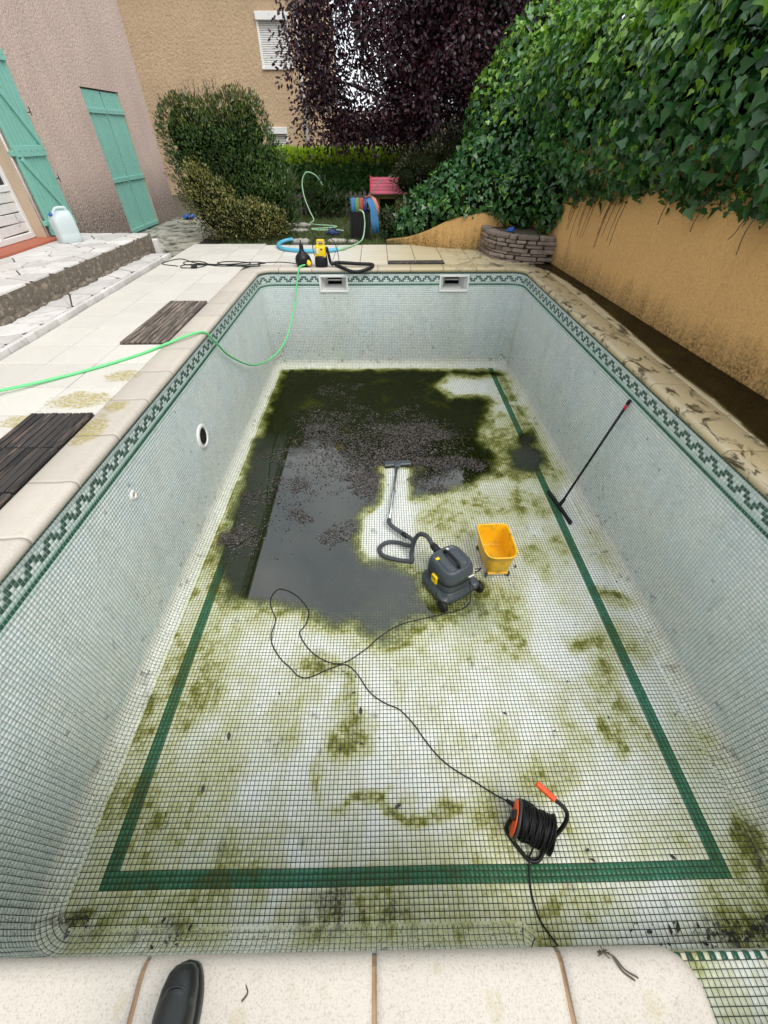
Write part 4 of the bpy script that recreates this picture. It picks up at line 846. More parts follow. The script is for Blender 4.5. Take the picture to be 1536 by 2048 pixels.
def paving(parent, x0, x1, y0, y1, size, z, mat, seed, gap=0.008, sheary=None):
    rng = random.Random(seed)
    for poly in voronoi(x0, x1, y0, y1, size, rng):
        p = inset_poly(poly, gap)
        if len(p) < 3: continue
        ar = sum(p[k][0] * p[(k + 1) % len(p)][1] - p[(k + 1) % len(p)][0] * p[k][1] for k in range(len(p))) / 2
        if ar < 0.002: continue
        p = chamfer(p, 0.13, rng)
        if sheary: p = [(sheary(x, y), y) for x, y in p]
        mb = MB(); zz = z + rng.uniform(-0.001, 0.001); mb.prism(p, zz - 0.02, zz, 0.015); mb.build('paving_stone', MT[mat], parent)
ter = thing('terrace', None, None, (-4.6, 5, 0.3), kind='structure')
TX = lambda y: -4.10 + (y - 4.3) * 0.030
mb = MB()
mb.loft([[(-5.29, 2.4, -0.06), (TX(2.4), 2.4, -0.06), (TX(2.4), 2.4, 0.288), (-5.29, 2.4, 0.288)], [(-5.29, 8.02, -0.06), (TX(8.02), 8.02, -0.06), (TX(8.02), 8.02, 0.288), (-5.29, 8.02, 0.288)]])
mb.build('terrace_footing', MT['footing'], ter)
mb = MB(); mb.add([(-5.29, 2.42, 0.2915), (TX(2.42) - 0.01, 2.42, 0.2915), (TX(8.0) - 0.01, 8.0, 0.2915), (-5.29, 8.0, 0.2915)], [(0, 1, 2, 3)]); mb.build('joint_mortar', MT['joint'], ter)
paving(ter, -5.28, -4.0, 2.5, 8.02, 0.29, 0.302, 'flag', 3, 0.0075, lambda x, y: -5.28 + (x + 5.28) * (TX(y) + 0.008 + 5.28) / 1.28)
rng = random.Random(9)                                      # rubble where footing meets the step
for k in range(26):
    y = 2.6 + k * 0.205 + rng.uniform(-0.05, 0.05); s = rng.uniform(0.03, 0.06)
    mb = MB(); mb.loft([[(TX(y) + 0.0 + px_ * s, y + py_ * s * 2.2, 0.05 + z) for px_, py_, _ in sel(1, 1, 0, 2, 8)] for z, s in ((0, s), (s * 0.6, s * 0.9), (s * 0.9, s * 0.5))], smooth=True); mb.build('rubble_stone', MT['footing'], ter)
stp = thing('terrace_step', None, None, (-3.85, 5, 0), kind='structure')
mb = MB(); mb.loft([[(-4.12, 2.4, -0.05), (-3.665, 2.4, -0.05), (-3.665, 2.4, 0.046), (-4.12, 2.4, 0.046)], [(-3.98, 7.76, -0.05), (-3.69, 7.76, -0.05), (-3.69, 7.76, 0.046), (-3.98, 7.76, 0.046)]]); mb.build('step_core', MT['joint'], stp)
paving(stp, -4.10, -3.70, 2.5, 7.75, 0.27, 0.056, 'flag', 5, 0.009, lambda x, y: x - 0.02 * (y - 2.5) / 5)
y = 2.45
while y < 7.70:
    w = rng.uniform(0.13, 0.27); mb = MB(); mb.bbox((-3.668 - 0.022 * (y - 2.4) / 5, y + w / 2, 0.006), (0.05, w - 0.010, 0.105 + rng.uniform(-0.004, 0.004)), 0.008, rng.uniform(-0.03, 0.03)); mb.build('edge_stone', MT['flag'], stp); y += w
mb = MB(); mb.bbox((-3.85, 7.755, 0.004), (0.36, 0.05, 0.10), 0.008); mb.build('edge_stone', MT['flag'], stp)
pth = thing('garden_path', None, None, (-4.4, 10, -0.05), kind='structure')
mb = MB(); mb.add([(-5.29, 8.02, -0.050), (-3.1, 8.02, -0.050), (-3.3, 12.9, -0.050), (-5.29, 12.9, -0.050)], [(0, 1, 2, 3)]); mb.build('joint_mortar', MT['joint'], pth)
paving(pth, -5.27, -3.65, 8.04, 12.6, 0.36, -0.030, 'flagmoss', 8, 0.012)
mb = MB(); mb.bbox((-3.98, 8.06, 0.09), (0.12, 0.10, 0.24), 0.01); mb.build('upright_stone', MT['flag'], pth)

# ================================================================== HOUSE ON THE LEFT
HX = -5.30
house = thing('house', 'pink rendered house with turquoise wooden shutters beside the terrace', 'house', (HX, 8, 0))
OP = [(10.04, 11.44, -0.06, 2.085), (6.05, 7.44, 0.335, 2.42)]
def wall_with_holes(mb, y0, y1, z0, z1, holes, x, flip=False):
    ys = sorted({y0, y1} | {h[0] for h in holes} | {h[1] for h in holes}); zs = sorted({z0, z1} | {h[2] for h in holes} | {h[3] for h in holes})
    for a, b in zip(ys[:-1], ys[1:]):
        for c, d in zip(zs[:-1], zs[1:]):
            if any(h[0] <= a and b <= h[1] and h[2] <= c and d <= h[3] for h in holes): continue
            mb.add([(x, a, c), (x, b, c), (x, b, d), (x, a, d)], [(0, 1, 2, 3)])
mb = MB(); wall_with_holes(mb, 1.0, 12.65, -0.3, 6.4, OP, HX)
mb.add([(HX, 12.65, -0.3), (HX - 6, 12.65, -0.3), (HX - 6, 12.65, 6.4), (HX, 12.65, 6.4)], [(0, 1, 2, 3)])
mb.add([(HX, 1.0, -0.3), (HX - 6, 1.0, -0.3), (HX - 6, 1.0, 6.4), (HX, 1.0, 6.4)], [(3, 2, 1, 0)])
mb.build('wall', MT['housewall'], house)
mb = MB(); mb.loft([[(HX + 0.45, 0.6, 6.35), (HX - 6.4, 0.6, 6.35), (HX - 3, 0.6, 7.6)], [(HX + 0.45, 13.0, 6.35), (HX - 6.4, 13.0, 6.35), (HX - 3, 13.0, 7.6)]]); mb.build('roof', MT['redtile'], house)
# reveals
for (a, b, c, d), dep in zip(OP, (0.09, 0.24)):
    x = HX - dep; mb = MB()
    mb.add([(HX, a, c), (x, a, c), (x, a, d), (HX, a, d)], [(3, 2, 1, 0)]); mb.add([(HX, b, c), (x, b, c), (x, b, d), (HX, b, d)], [(0, 1, 2, 3)])
    mb.add([(HX, a, d), (HX, b, d), (x, b, d), (x, a, d)], [(0, 1, 2, 3)]); mb.add([(HX, a, c), (HX, b, c), (x, b, c), (x, a, c)], [(3, 2, 1, 0)])
    mb.add([(x - 0.002, a, c), (x - 0.002, b, c), (x - 0.002, b, d), (x - 0.002, a, d)], [(0, 1, 2, 3)]); mb.build('reveal', MT['reveal'], house)
mb = MB(); mb.tube([(HX + 0.004, 7.475, 0.34), (HX + 0.004, 7.475, 2.4)], 0.012, 6); mb.build('corner_bead', MT['whitepaint'], house)
def shutter(y0, y1, z0, z1, x, nplank, rails, brace, th=0.028):
    w = (y1 - y0) / nplank; first = None
    mb = MB(); mb.bbox((x, (y0 + y1) / 2, (z0 + z1) / 2), (0.008, y1 - y0 - 0.004, z1 - z0 - 0.004), 0.002); leaf = mb.build('shutter', MT['teal'], house)
    for k in range(nplank):
        mb = MB(); mb.bbox((x + 0.006 + th / 2, y0 + (k + 0.5) * w, (z0 + z1) / 2), (th, w - 0.011, z1 - z0 - random.uniform(0, 0.006)), 0.004); mb.build('plank', MT['teal'], leaf)
    for zr, hr in rails:
        mb = MB(); mb.bbox((x + th + 0.020, (y0 + y1) / 2, zr), (0.026, y1 - y0 - 0.02, hr), 0.004); mb.build('rail', MT['teal'], leaf)
        mb = MB()
        for k in range(5): mb.lathe([(0.006, 0), (0.005, 0.004), (0.001, 0.005)], (x + th + 0.033, y0 + (k + 0.5) * (y1 - y0) / 5, zr), 6, axisM((1, 0, 0)))
        mb.build('bolts', MT['vacdark'], leaf)
    for (ya, za, yb, zb) in brace:
        d = Vector((0, yb - ya, zb - za)); L = d.length; M = Matrix((Vector((1, 0, 0)), d.normalized().cross(Vector((1, 0, 0))) * -1, d.normalized())).transposed()
        mb = MB(); mb.bbox((x + th + 0.020, (ya + yb) / 2, (za + zb) / 2), (0.026, 0.075, L), 0.004, M=M); mb.build('brace', MT['teal'], leaf)
    return leaf
xs = HX - 0.055
mb = MB(); mb.span((HX - 0.088, 10.05, -0.05), (HX - 0.075, 11.43, 2.07)); mb.build('shade_backing', MT['vacdark'], house)  # dark panel added so the gap between the leaves reads as shade
shutter(10.05, 10.722, -0.05, 2.065, xs, 8, ((1.80, 0.07), (0.83, 0.07), (0.02, 0.07)), [])
shutter(10.758, 11.43, -0.05, 2.065, xs, 8, ((1.80, 0.07), (0.83, 0.07), (0.02, 0.07)), [])
lf = shutter(7.52, 8.21, 0.34, 2.42, HX + 0.02, 8, ((0.47, 0.11), (1.31, 0.12), (2.26, 0.11)), [(8.17, 0.54, 7.58, 1.24), (8.17, 1.39, 7.58, 2.19)])
mb = MB()
for z in (0.5, 1.29, 2.24): mb.bbox((HX + 0.03, 7.49, z), (0.05, 0.07, 0.06), 0.006)
mb.build('hinge', MT['teal'], lf)
mb = MB()
for z in (0.98, 1.72): mb.tube(catmull([(HX, 8.23, z), (HX + 0.07, 8.24, z), (HX + 0.09, 8.22, z + 0.05), (HX + 0.09, 8.22, z - 0.04)], 4), 0.006, 6)
mb.build('shutter_catch', MT['vacdark'], house)
# french window: white frame, pane above, boarded panel below
mb = MB(); xf = HX - 0.19
for yy in (6.08, 7.40, 6.74): mb.bbox((xf, yy, 1.37), (0.06, 0.07, 2.06), 0.008)
for z in (0.375, 2.385, 0.93): mb.bbox((xf + 0.004, 6.74, z), (0.055, 1.34, 0.075), 0.008)
fw = mb.build('window', MT['white'], house)
for a, b in ((6.12, 6.705), (6.775, 7.365)):
    mb = MB(); mb.span((xf - 0.012, a, 0.975), (xf - 0.006, b, 2.34)); mb.build('pane', MT['glass'], fw)
    for k in range(4):
        mb = MB(); mb.bbox((xf + 0.006 + 0.006 * (k % 2), (a + b) / 2, 0.48 + k * 0.118), (0.018, b - a, 0.108), 0.006, M=Matrix.Rotation(random.uniform(-0.02, 0.02), 3, 'X')); mb.build('board', MT['whitepaint'], fw)
mb = MB(); mb.bbox((HX - 0.03, 6.75, 0.318), (0.40, 1.46, 0.036), 0.006); sill = mb.build('sill', MT['redtile'], house)

# ================================================================== NEIGHBOURS BEHIND
FY = 18.0
nb = thing('neighbour_house', 'tall tan rendered house behind the garden with a white roller shutter', 'house', (-5, FY, 0))
W1 = (-3.64, -2.70, 2.90, 4.02); W2 = (-3.75, -3.12, 0.75, 1.66)
mb = MB()
xs_ = sorted({-13.0, -1.90, W1[0], W1[1], W2[0], W2[1]}); zs_ = sorted({-0.3, 5.0, W1[2], W1[3], W2[2], W2[3]})
for a, b in zip(xs_[:-1], xs_[1:]):
    for c, d in zip(zs_[:-1], zs_[1:]):
        if any(h[0] <= a and b <= h[1] and h[2] <= c and d <= h[3] for h in (W1, W2)): continue
        mb.add([(a, FY, c), (b, FY, c), (b, FY, d), (a, FY, d)], [(0, 1, 2, 3)])
mb.add([(-1.90, FY, -0.3), (-1.90, FY + 7, -0.3), (-1.90, FY + 7, 5.0), (-1.90, FY, 5.0)], [(0, 1, 2, 3)])
mb.build('wall', MT['tanwall'], nb)
mb = MB(); mb.loft([[(-13.2, FY - 0.4, 4.97), (-1.6, FY - 0.4, 4.97), (-1.6, FY + 3.5, 6.0), (-13.2, FY + 3.5, 6.0)], [(-13.2, FY - 0.4, 5.1), (-1.6, FY - 0.4, 5.1), (-1.6, FY + 3.5, 6.12), (-13.2, FY + 3.5, 6.12)]]); mb.build('roof', MT['redtile'], nb)
def roller(w, n, open_=0.0):
    a, b, c, d = w; mb = MB()
    for xx in (a + 0.03, b - 0.03): mb.bbox((xx, FY + 0.03, (c + d) / 2), (0.06, 0.08, d - c), 0.006)
    mb.bbox(((a + b) / 2, FY + 0.02, c + 0.03), (b - a, 0.14, 0.05), 0.006)
    for xx, yy in ((a, 0.0), (b, 0.0)): mb.add([(xx, FY, c), (xx, FY + 0.2, c), (xx, FY + 0.2, d), (xx, FY, d)], [(0, 1, 2, 3)])
    mb.add([(a, FY, d), (b, FY, d), (b, FY + 0.2, d), (a, FY + 0.2, d)], [(0, 1, 2, 3)])
    f = mb.build('window', MT['white'], nb)
    mb = MB(); mb.bbox(((a + b) / 2, FY + 0.0, d - 0.085), (b - a, 0.16, 0.165), 0.01); mb.build('shutter_box', MT['white'], f)
    z0, z1 = c + 0.06, d - 0.17; h = (z1 - z0) / n
    for k in range(n):
        mb = MB(); mb.loft([[(xx, FY + 0.055 - 0.012 * math.sin(t * math.pi), z0 + (k + t) * h) for t in (0.04, 0.3, 0.6, 0.9)] + [(xx, FY + 0.075, z0 + (k + 0.9) * h), (xx, FY + 0.075, z0 + (k + 0.04) * h)] for xx in (a + 0.06, b - 0.06)]); mb.build('shutter_slat', MT['whitepaint'], f)
    mb = MB(); mb.span((a, FY + 0.12, c), (b, FY + 0.13, d)); mb.build('pane', MT['glass'], f)
roller(W1, 20); roller(W2, 12)
mb = MB(); mb.tube([(-2.48, FY - 0.06, 0), (-2.48, FY - 0.06, 4.95)], 0.05, 10); mb.build('downpipe', MT['pipe'], nb)
an = thing('low_house', 'low pale pink house glimpsed behind the hedge under the purple tree', 'house', (0.5, 21, 0))
mb = MB(); mb.span((-1.85, 20, -0.3), (6.0, 26, 1.50)); mb.build('wall', simple('pale_pink_render', (0.62, 0.47, 0.40), 0.9, 0.12, 3, 0.5, 30, 0.01), an)
mb = MB(); mb.loft([[(-2.05, 19.7, 1.5), (6.3, 19.7, 1.5), (6.3, 23, 2.1), (-2.05, 23, 2.1)], [(-2.05, 19.7, 1.6), (6.3, 19.7, 1.6), (6.3, 23, 2.2), (-2.05, 23, 2.2)]]); mb.build('roof', simple('faded_roof_tile', (0.33, 0.23, 0.18), 0.8, 0.3, 9), an)
mb = MB(); mb.bbox((-0.55, 19.97, 0.9), (0.25, 0.08, 1.0), 0.01); mb.build('window', MT['white'], an)
mb = MB(); mb.tube([(-1.35, 19.95, 0), (-1.35, 19.95, 1.5)], 0.035, 8); mb.build('downpipe', MT['pipe'], an)

# ================================================================== OCHRE GARDEN WALLS, STONE PLANTER
gw = thing('garden_wall', 'high ochre rendered wall along the right side topped by hanging ivy', 'wall', (2.7, 4.5, 0))
mb = MB(); n = 14; rings = []
for k in range(n + 1):
    y = -1.5 + (8.75 + 1.5) * k / n; x = WALLX(y); rings.append([(x, y, -0.06), (x, y, 1.45), (x + 0.22, y, 1.45), (x + 0.22, y, -0.06)])
mb.loft(rings); mb.build('render', MT['yellowwall'], gw)
cw_ = thing('curved_wall', 'low curved ochre wall sloping down to the deck under ivy at the far end', 'wall', (1.0, 8.5, 0))
mb = MB(); pts = catmull([(-0.05, 9.08, 0.03), (0.35, 8.80, 0.12), (0.7, 8.58, 0.26), (1.0, 8.45, 0.40), (1.4, 8.36, 0.50), (1.8, 8.33, 0.56), (2.5, 8.34, 0.75)], 5)
rings = []
for i, p in enumerate(pts):
    d = unit(pts[min(i + 1, len(pts) - 1)] - pts[max(i - 1, 0)]); nrm = unit(Vector((-d.y, d.x, 0)))
    rings.append([(p.x, p.y, -0.06), (p.x, p.y, p.z - 0.015), (p.x + nrm.x * 0.02, p.y + nrm.y * 0.02, p.z), (p.x + nrm.x * 0.2, p.y + nrm.y * 0.2, p.z), (p.x + nrm.x * 0.2, p.y + nrm.y * 0.2, -0.06)])
mb.loft(rings); mb.build('render', MT['yellowwall'], cw_)
# dry-stone planter: courses of single stones on a curve
pl = thing('stone_planter', 'rounded dry-stone planter in the corner against the ochre walls', 'planter', (2.1, 7.7, 0))
cpts = catmull([(1.63, 8.33, 0), (1.64, 8.0, 0), (1.72, 7.70, 0), (1.92, 7.47, 0), (2.15, 7.33, 0), (2.52, 7.24, 0)], 16)
Lc = [0]
for a, b in zip(cpts[:-1], cpts[1:]): Lc.append(Lc[-1] + (b - a).length)
def cat_at(s):
    for i in range(len(Lc) - 1):
        if s <= Lc[i + 1] or i == len(Lc) - 2:
            t = (s - Lc[i]) / (Lc[i + 1] - Lc[i]); p = cpts[i].lerp(cpts[i + 1], t); d = unit(cpts[i + 1] - cpts[i]); return p, d
rng = random.Random(4); z = -0.02
mb = MB(); rings = []
for p in cpts: rings.append([(p.x + 0.05, p.y + 0.05, -0.05), (p.x + 0.05, p.y + 0.05, 0.33), (2.6, 8.4, 0.33), (2.6, 8.4, -0.05)])
mb.loft(rings); mb.build('soil_core', MT['soil'], pl)
while z < 0.325:
    h = rng.uniform(0.040, 0.065); s = rng.uniform(-0.15, 0)
    while s < Lc[-1]:
        w = rng.uniform(0.12, 0.34); c = s + w / 2
        if 0 <= c <= Lc[-1]:
            p, d = cat_at(c); rz = math.atan2(d.y, d.x); mb = MB()
            mb.bbox((p.x + rng.uniform(-0.012, 0.012), p.y + rng.uniform(-0.012, 0.012), z + h / 2), (w - 0.010, 0.13 + rng.uniform(-0.01, 0.02), h - 0.007), 0.011, rz + rng.uniform(-0.04, 0.04))
            for i, v in enumerate(mb.v): mb.v[i] = (v[0] + rng.uniform(-0.006, 0.006), v[1] + rng.uniform(-0.006, 0.006), v[2] + rng.uniform(-0.004, 0.004))
            mb.build('stone', MT['planter'], pl)
        s += w
    z += h

# ================================================================== VEGETATION
def rdir(n, r):
    v = r.normal(size=(n, 3)); return v / np.linalg.norm(v, axis=1)[:, None]
def ellipsoid_points(n, C, R, r, jit=(0.86, 1.06)):
    C = np.array(C, float); R = np.array(R, float)
    w = np.array([(a * b + b * c + a * c) for a, b, c in R]); k = r.choice(len(C), n, p=w / w.sum())
    d = rdir(n, r); P = C[k] + R[k] * d * r.uniform(*jit, (n, 1)); N = d / R[k]; N /= np.linalg.norm(N, axis=1)[:, None]
    inside = np.zeros(n, bool)
    for i in range(len(C)):
        q = ((P - C[i]) / R[i]); inside |= ((q * q).sum(1) < 0.74) & (k != i)
    return P[~inside], N[~inside]
def lumpy(mb, c, r, seed, n=14, m=10, amp=0.12):
    rg = np.random.default_rng(seed); rings = []
    for i in range(m + 1):
        th = math.pi * (0.02 + 0.96 * i / m); rings.append([(c[0] + r[0] * math.sin(th) * math.cos(2 * math.pi * k / n) * (1 + amp * (rg.random() - 0.5)), c[1] + r[1] * math.sin(th) * math.sin(2 * math.pi * k / n) * (1 + amp * (rg.random() - 0.5)), c[2] - r[2] * math.cos(th)) for k in range(n)])
    mb.loft(rings)
def pickc(tab, n, r, j=0.25):
    t = np.array(tab)[r.integers(0, len(tab), n)]; return t * (1 - j / 2 + j * r.random((n, 1)))
camn = np.array(CAM)
# ---- ivy over the right-hand wall
ivy = thing('ivy', 'huge glossy ivy hanging over the ochre wall on the right', 'ivy', (2.8, 5, 1.3))
r = np.random.default_rng(31)
def ivy_points(n):
    y = r.uniform(1.2, 9.0, n); ph = r.uniform(-0.75, 1.15, n) * math.pi / 1.0
    und = fbm(y * 1.3, ph * 1.5, 70, 3) - 0.5
    rx = 0.50 + 0.45 * und; rz = 0.86 + 0.3 * und
    cxw = WALLX(y) + 0.20; czw = 1.72 + 0.10 * np.sin(y * 1.7) + 0.05 * y * 0.3
    d = np.stack([-np.cos(ph), np.zeros(n), np.sin(ph)], 1)
    P = np.stack([cxw + d[:, 0] * rx, y, czw + d[:, 2] * rz], 1); N = np.stack([d[:, 0] / rx, np.zeros(n), d[:, 2] / rz], 1); N /= np.linalg.norm(N, axis=1)[:, None]
    P += N * (r.uniform(-0.12, 0.07, (n, 1)) + (0.16 * (fbm(y * 4.5, ph * 4.0, 78, 3) - 0.5))[:, None])
    zmin = np.interp(y, [1, 3.6, 4.4, 5.1, 6.25, 7.0, 7.3, 8.0, 9], [1.15, 1.06, 0.98, 0.86, 0.90, 0.70, 0.55, 0.42, 0.4]) - 0.07 * (fbm(y * 6, y * 0 + 2, 73, 3) - 0.45) * 4 * r.random(n)
    k = (P[:, 2] > zmin) & ((camn - P) * N).sum(1).__gt__(-0.9); return P[k], N[k]
P, N = ivy_points(30000)
C2 = [(2.75, 9.4, 1.35), (2.2, 9.3, 1.10), (1.65, 9.25, 0.80), (1.15, 9.15, 0.62), (0.72, 9.15, 0.42), (2.5, 10.6, 1.5), (2.35, 8.75, 0.75), (1.95, 8.85, 0.65), (0.45, 9.25, 0.22), (2.15, 8.45, 0.85), (2.5, 7.95, 0.95), (2.9, 8.6, 1.9), (2.75, 10.4, 2.2), (1.25, 8.60, 0.58), (1.75, 8.50, 0.72), (2.44, 7.70, 0.82), (2.15, 8.22, 0.72)]
R2 = [(1.0, 1.2, 1.35), (0.75, 0.8, 1.0), (0.65, 0.65, 0.72), (0.55, 0.55, 0.52), (0.5, 0.5, 0.40), (1.0, 1.0, 1.25), (0.5, 0.5, 0.75), (0.45, 0.5, 0.55), (0.35, 0.4, 0.25), (0.42, 0.30, 0.48), (0.28, 0.42, 0.52), (0.7, 0.9, 1.0), (0.9, 0.9, 0.9), (0.5, 0.26, 0.22), (0.45, 0.26, 0.32), (0.20, 0.50, 0.48), (0.42, 0.24, 0.46)]
P2, N2 = ellipsoid_points(34000, C2, R2, r)
k = (P2[:, 2] > 0.02) & ((camn - P2) * N2).sum(1).__gt__(-1.5) & ~((P2[:, 0] > 2.62) & (P2[:, 1] < 8.6) & (P2[:, 2] < 1.0))
low = (P2[:, 1] < 8.40) & (P2[:, 2] < 0.36); k &= ~low
P2, N2 = P2[k], N2[k]
P = np.vstack([P, P2]); N = np.vstack([N, N2]); n = len(P)
up = np.array([0, 0, 1.0]); tdown = -up[None] + N * N[:, 2:3]
D = tdown + r.normal(0, 0.55, (n, 3)); Nn = N * 1.0 + up * 0.35 + r.normal(0, 0.50, (n, 3))
size = r.uniform(0.035, 0.11, n) * r.uniform(0.8, 1.15, n)
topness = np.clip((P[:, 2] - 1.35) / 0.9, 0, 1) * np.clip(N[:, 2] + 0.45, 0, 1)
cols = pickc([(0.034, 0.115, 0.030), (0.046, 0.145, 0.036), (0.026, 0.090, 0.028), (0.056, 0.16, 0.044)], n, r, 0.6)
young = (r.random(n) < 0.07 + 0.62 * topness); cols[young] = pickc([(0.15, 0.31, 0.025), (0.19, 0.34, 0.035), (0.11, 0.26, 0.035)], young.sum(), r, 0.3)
# nearest leaves become single objects
dist = np.linalg.norm(P - camn, axis=1); px, py, zf = is_visible(P); inside = (px > 0) & (px < 1536) & (py > 0) & (py < 2048) & (zf > 0) & (N @ np.array([-1, -0.25, 0.2]) > 0.1)
score = np.where(inside, size / dist, 0); order = np.argsort(-score)[:300]; mask = np.ones(n, bool); mask[order] = False
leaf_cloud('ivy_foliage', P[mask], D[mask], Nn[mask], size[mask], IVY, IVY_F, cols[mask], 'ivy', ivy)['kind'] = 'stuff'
ivm = []
for c in [(0.034, 0.115, 0.030), (0.050, 0.15, 0.040), (0.027, 0.088, 0.028), (0.15, 0.30, 0.03)]:
    me = arr_mesh('ivy_leaf', np.array(IVY), np.array(IVY_F), 3, np.full((9, 3), 1.0) * np.array([c])); me.materials.append(MT['ivy']); ivm.append(me)
for i in order:
    d = Vector(D[i]).normalized(); nn = Vector(Nn[i]); nn = (nn - d * nn.dot(d)).normalized(); b = nn.cross(d)
    o = bpy.data.objects.new('leaf', ivm[3 if young[i] else int(i) % 3]); COL.objects.link(o); o.parent = ivy
    s_ = size[i] * 1.1; loc = Vector(P[i]) - WL[ivy.name]
    o.matrix_local = Matrix(((d.x * s_, b.x * s_, nn.x * s_, loc.x), (d.y * s_, b.y * s_, nn.y * s_, loc.y), (d.z * s_, b.z * s_, nn.z * s_, loc.z), (0, 0, 0, 1)))
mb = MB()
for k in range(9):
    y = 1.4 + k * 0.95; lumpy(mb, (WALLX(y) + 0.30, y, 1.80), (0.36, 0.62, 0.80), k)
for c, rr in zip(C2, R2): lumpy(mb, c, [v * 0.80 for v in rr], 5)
mb.build('shade_core', MT['core'], ivy)  # dark lumps standing in for the shade deep in the ivy
mb = MB(); rg = random.Random(3)
for k in range(15):                                         # bare stems on the render and dangling shoots
    y = rg.uniform(5.6, 7.15); x = WALLX(y) - 0.006; z0 = np.interp(y, [5.6, 7.2], [0.95, 0.75]); L = rg.uniform(0.15, 0.5)
    mb.tube(catmull([(x, y, z0), (x, y + 0.03 + 0.1 * L, z0 - L * 0.5), (x, y + rg.uniform(0.0, 0.06) + 0.16 * L, z0 - L)], 4), 0.003, 4)
for k in range(10):
    y = rg.uniform(3.4, 6.8); x = WALLX(y) - rg.uniform(0.05, 0.2); z0 = 1.0
    mb.tube(catmull([(x, y, z0 + 0.1), (x - 0.02, y + 0.02, z0 - 0.05), (x - 0.03, y + rg.uniform(-0.05, 0.05), z0 - rg.uniform(0.1, 0.2))], 4), 0.004, 4)
mb.build('bare_stems', MT['bark'], ivy)['kind'] = 'stuff'

# ---- clipped evergreen shrub and variegated bush on the left
def bush(name, label, C, R, n, shape, faces, size, tabs, mat, seed, upright=0.6, base=(0, 0, 0), core=0.86, tipcol=None, group=None, zmin=0.02, stems=9, tipz=None):
    rg = np.random.default_rng(seed); t = thing(name, label, 'shrub', base, 0, group)
    P, N = ellipsoid_points(n, C, R, rg, (0.64, 1.08)); k = (P[:, 2] > zmin) & ((camn - P) * N).sum(1).__gt__(-2.0); P, N = P[k], N[k]; m = len(P)
    D = N * (1 - upright) + np.array([[0, 0, 1.0]]) * upright + rg.normal(0, 0.33, (m, 3)); Nn = N + rg.normal(0, 0.5, (m, 3))
    c = pickc(tabs, m, rg, 0.45) * (0.55 + 0.9 * fbm(P[:, 0] * 2.6 + 9, P[:, 2] * 2.6 + P[:, 1], 80, 3))[:, None]
    if tipcol is not None:
        f = np.clip((P[:, 2] - tipz[0]) / (tipz[1] - tipz[0]), 0, 1) * rg.random(m); tk = f > 0.30; c[tk] = pickc(tipcol, tk.sum(), rg, 0.3)
    leaf_cloud('crown', P, D, Nn, rg.uniform(*size, m), shape, faces, c, mat, t)
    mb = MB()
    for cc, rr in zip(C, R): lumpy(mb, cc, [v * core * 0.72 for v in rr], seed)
    mb.build('shade_core', MT['core'], t)  # added dark core, shade behind the outer leaves given as colour
    mb = MB(); rd = random.Random(seed)
    for q in range(stems):
        a = rd.random() * 6.28; x, y = base[0] + 0.12 * math.cos(a), base[1] + 0.12 * math.sin(a); c0 = C[rd.randrange(len(C))]
        mb.tube(catmull([(x, y, -0.05), (x + (c0[0] - x) * 0.3, y + (c0[1] - y) * 0.3, 0.35), (c0[0] + rd.uniform(-0.3, 0.3), c0[1] + rd.uniform(-0.2, 0.2), c0[2])], 4), [0.03 - 0.02 * i / 8 for i in range(9)], 6)
    mb.build('trunk', MT['bark'], t); return t
TWIG = [(0, 0, 0), (0.35, 0.11, 0.03), (1, 0, 0.0), (0.35, -0.11, 0.03)]
rl_ = random.Random(17); BC = []; BR = []
for z_ in (0.34, 0.72, 1.10, 1.46, 1.66):                  # a clipped, boxy mass built from overlapping clumps
    xl = float(np.interp(z_, [0.2, 0.8, 1.7], [-3.70, -4.08, -4.05])); xr = float(np.interp(z_, [0.2, 0.6, 1.2, 1.9], [-1.80, -1.78, -1.95, -2.25])); k_ = 5
    for q in range(k_):
        s_ = rl_.uniform(0.34, 0.44); xx = xl + s_ + (xr - xl - 2 * s_) * q / (k_ - 1)
        BC.append((xx + rl_.uniform(-0.05, 0.05), 9.95 + rl_.uniform(-0.12, 0.08), z_ + rl_.uniform(-0.05, 0.05))); BR.append((s_, s_ * 1.15, s_ * (0.98 if z_ < 1.6 else 0.85)))
big = bush('evergreen_shrub', 'tall rounded dark green shrub with reddish shoots beside the house', BC, BR, 80000, LANCE, LANCE_F, (0.040, 0.072),
    [(0.036, 0.088, 0.018), (0.050, 0.11, 0.024), (0.068, 0.13, 0.03), (0.028, 0.07, 0.018), (0.10, 0.14, 0.035)], 'leaf', 41, 0.55, (-3.0, 9.9, 0), tipcol=[(0.20, 0.21, 0.05), (0.075, 0.045, 0.022), (0.12, 0.15, 0.03), (0.06, 0.07, 0.02)], tipz=(1.25, 2.1))
rg = np.random.default_rng(43)                              # long whippy shoots above the clipped top
sh = []; 
for q in range(90):
    a = rg.random() * 6.283; rr = math.sqrt(rg.random()); x = -3.08 + 0.95 * rr * math.cos(a); y = 9.92 + 0.45 * rr * math.sin(a); z = 1.55 + 0.42 * math.sqrt(max(0, 1 - rr * rr)); L = rg.uniform(0.10, 0.26)
    d = np.array([0.5 * (x + 3.08), 0.0, 1.0]) + rg.normal(0, 0.15, 3); d /= np.linalg.norm(d)
    for k in range(9): sh.append((np.array([x, y, z]) + d * L * k / 9, d))
for q in range(40):
    z = rg.uniform(0.8, 1.6); x = -4.0 + rg.uniform(-0.05, 0.1); d = np.array([-0.8, -0.2, 0.5]) + rg.normal(0, 0.2, 3); d /= np.linalg.norm(d); L = rg.uniform(0.06, 0.2)
    for k in range(7): sh.append((np.array([x, 9.75, z]) + d * L * k / 7, d))
P = np.array([s_[0] for s_ in sh]); Dd = np.array([s_[1] for s_ in sh]); m = len(P)
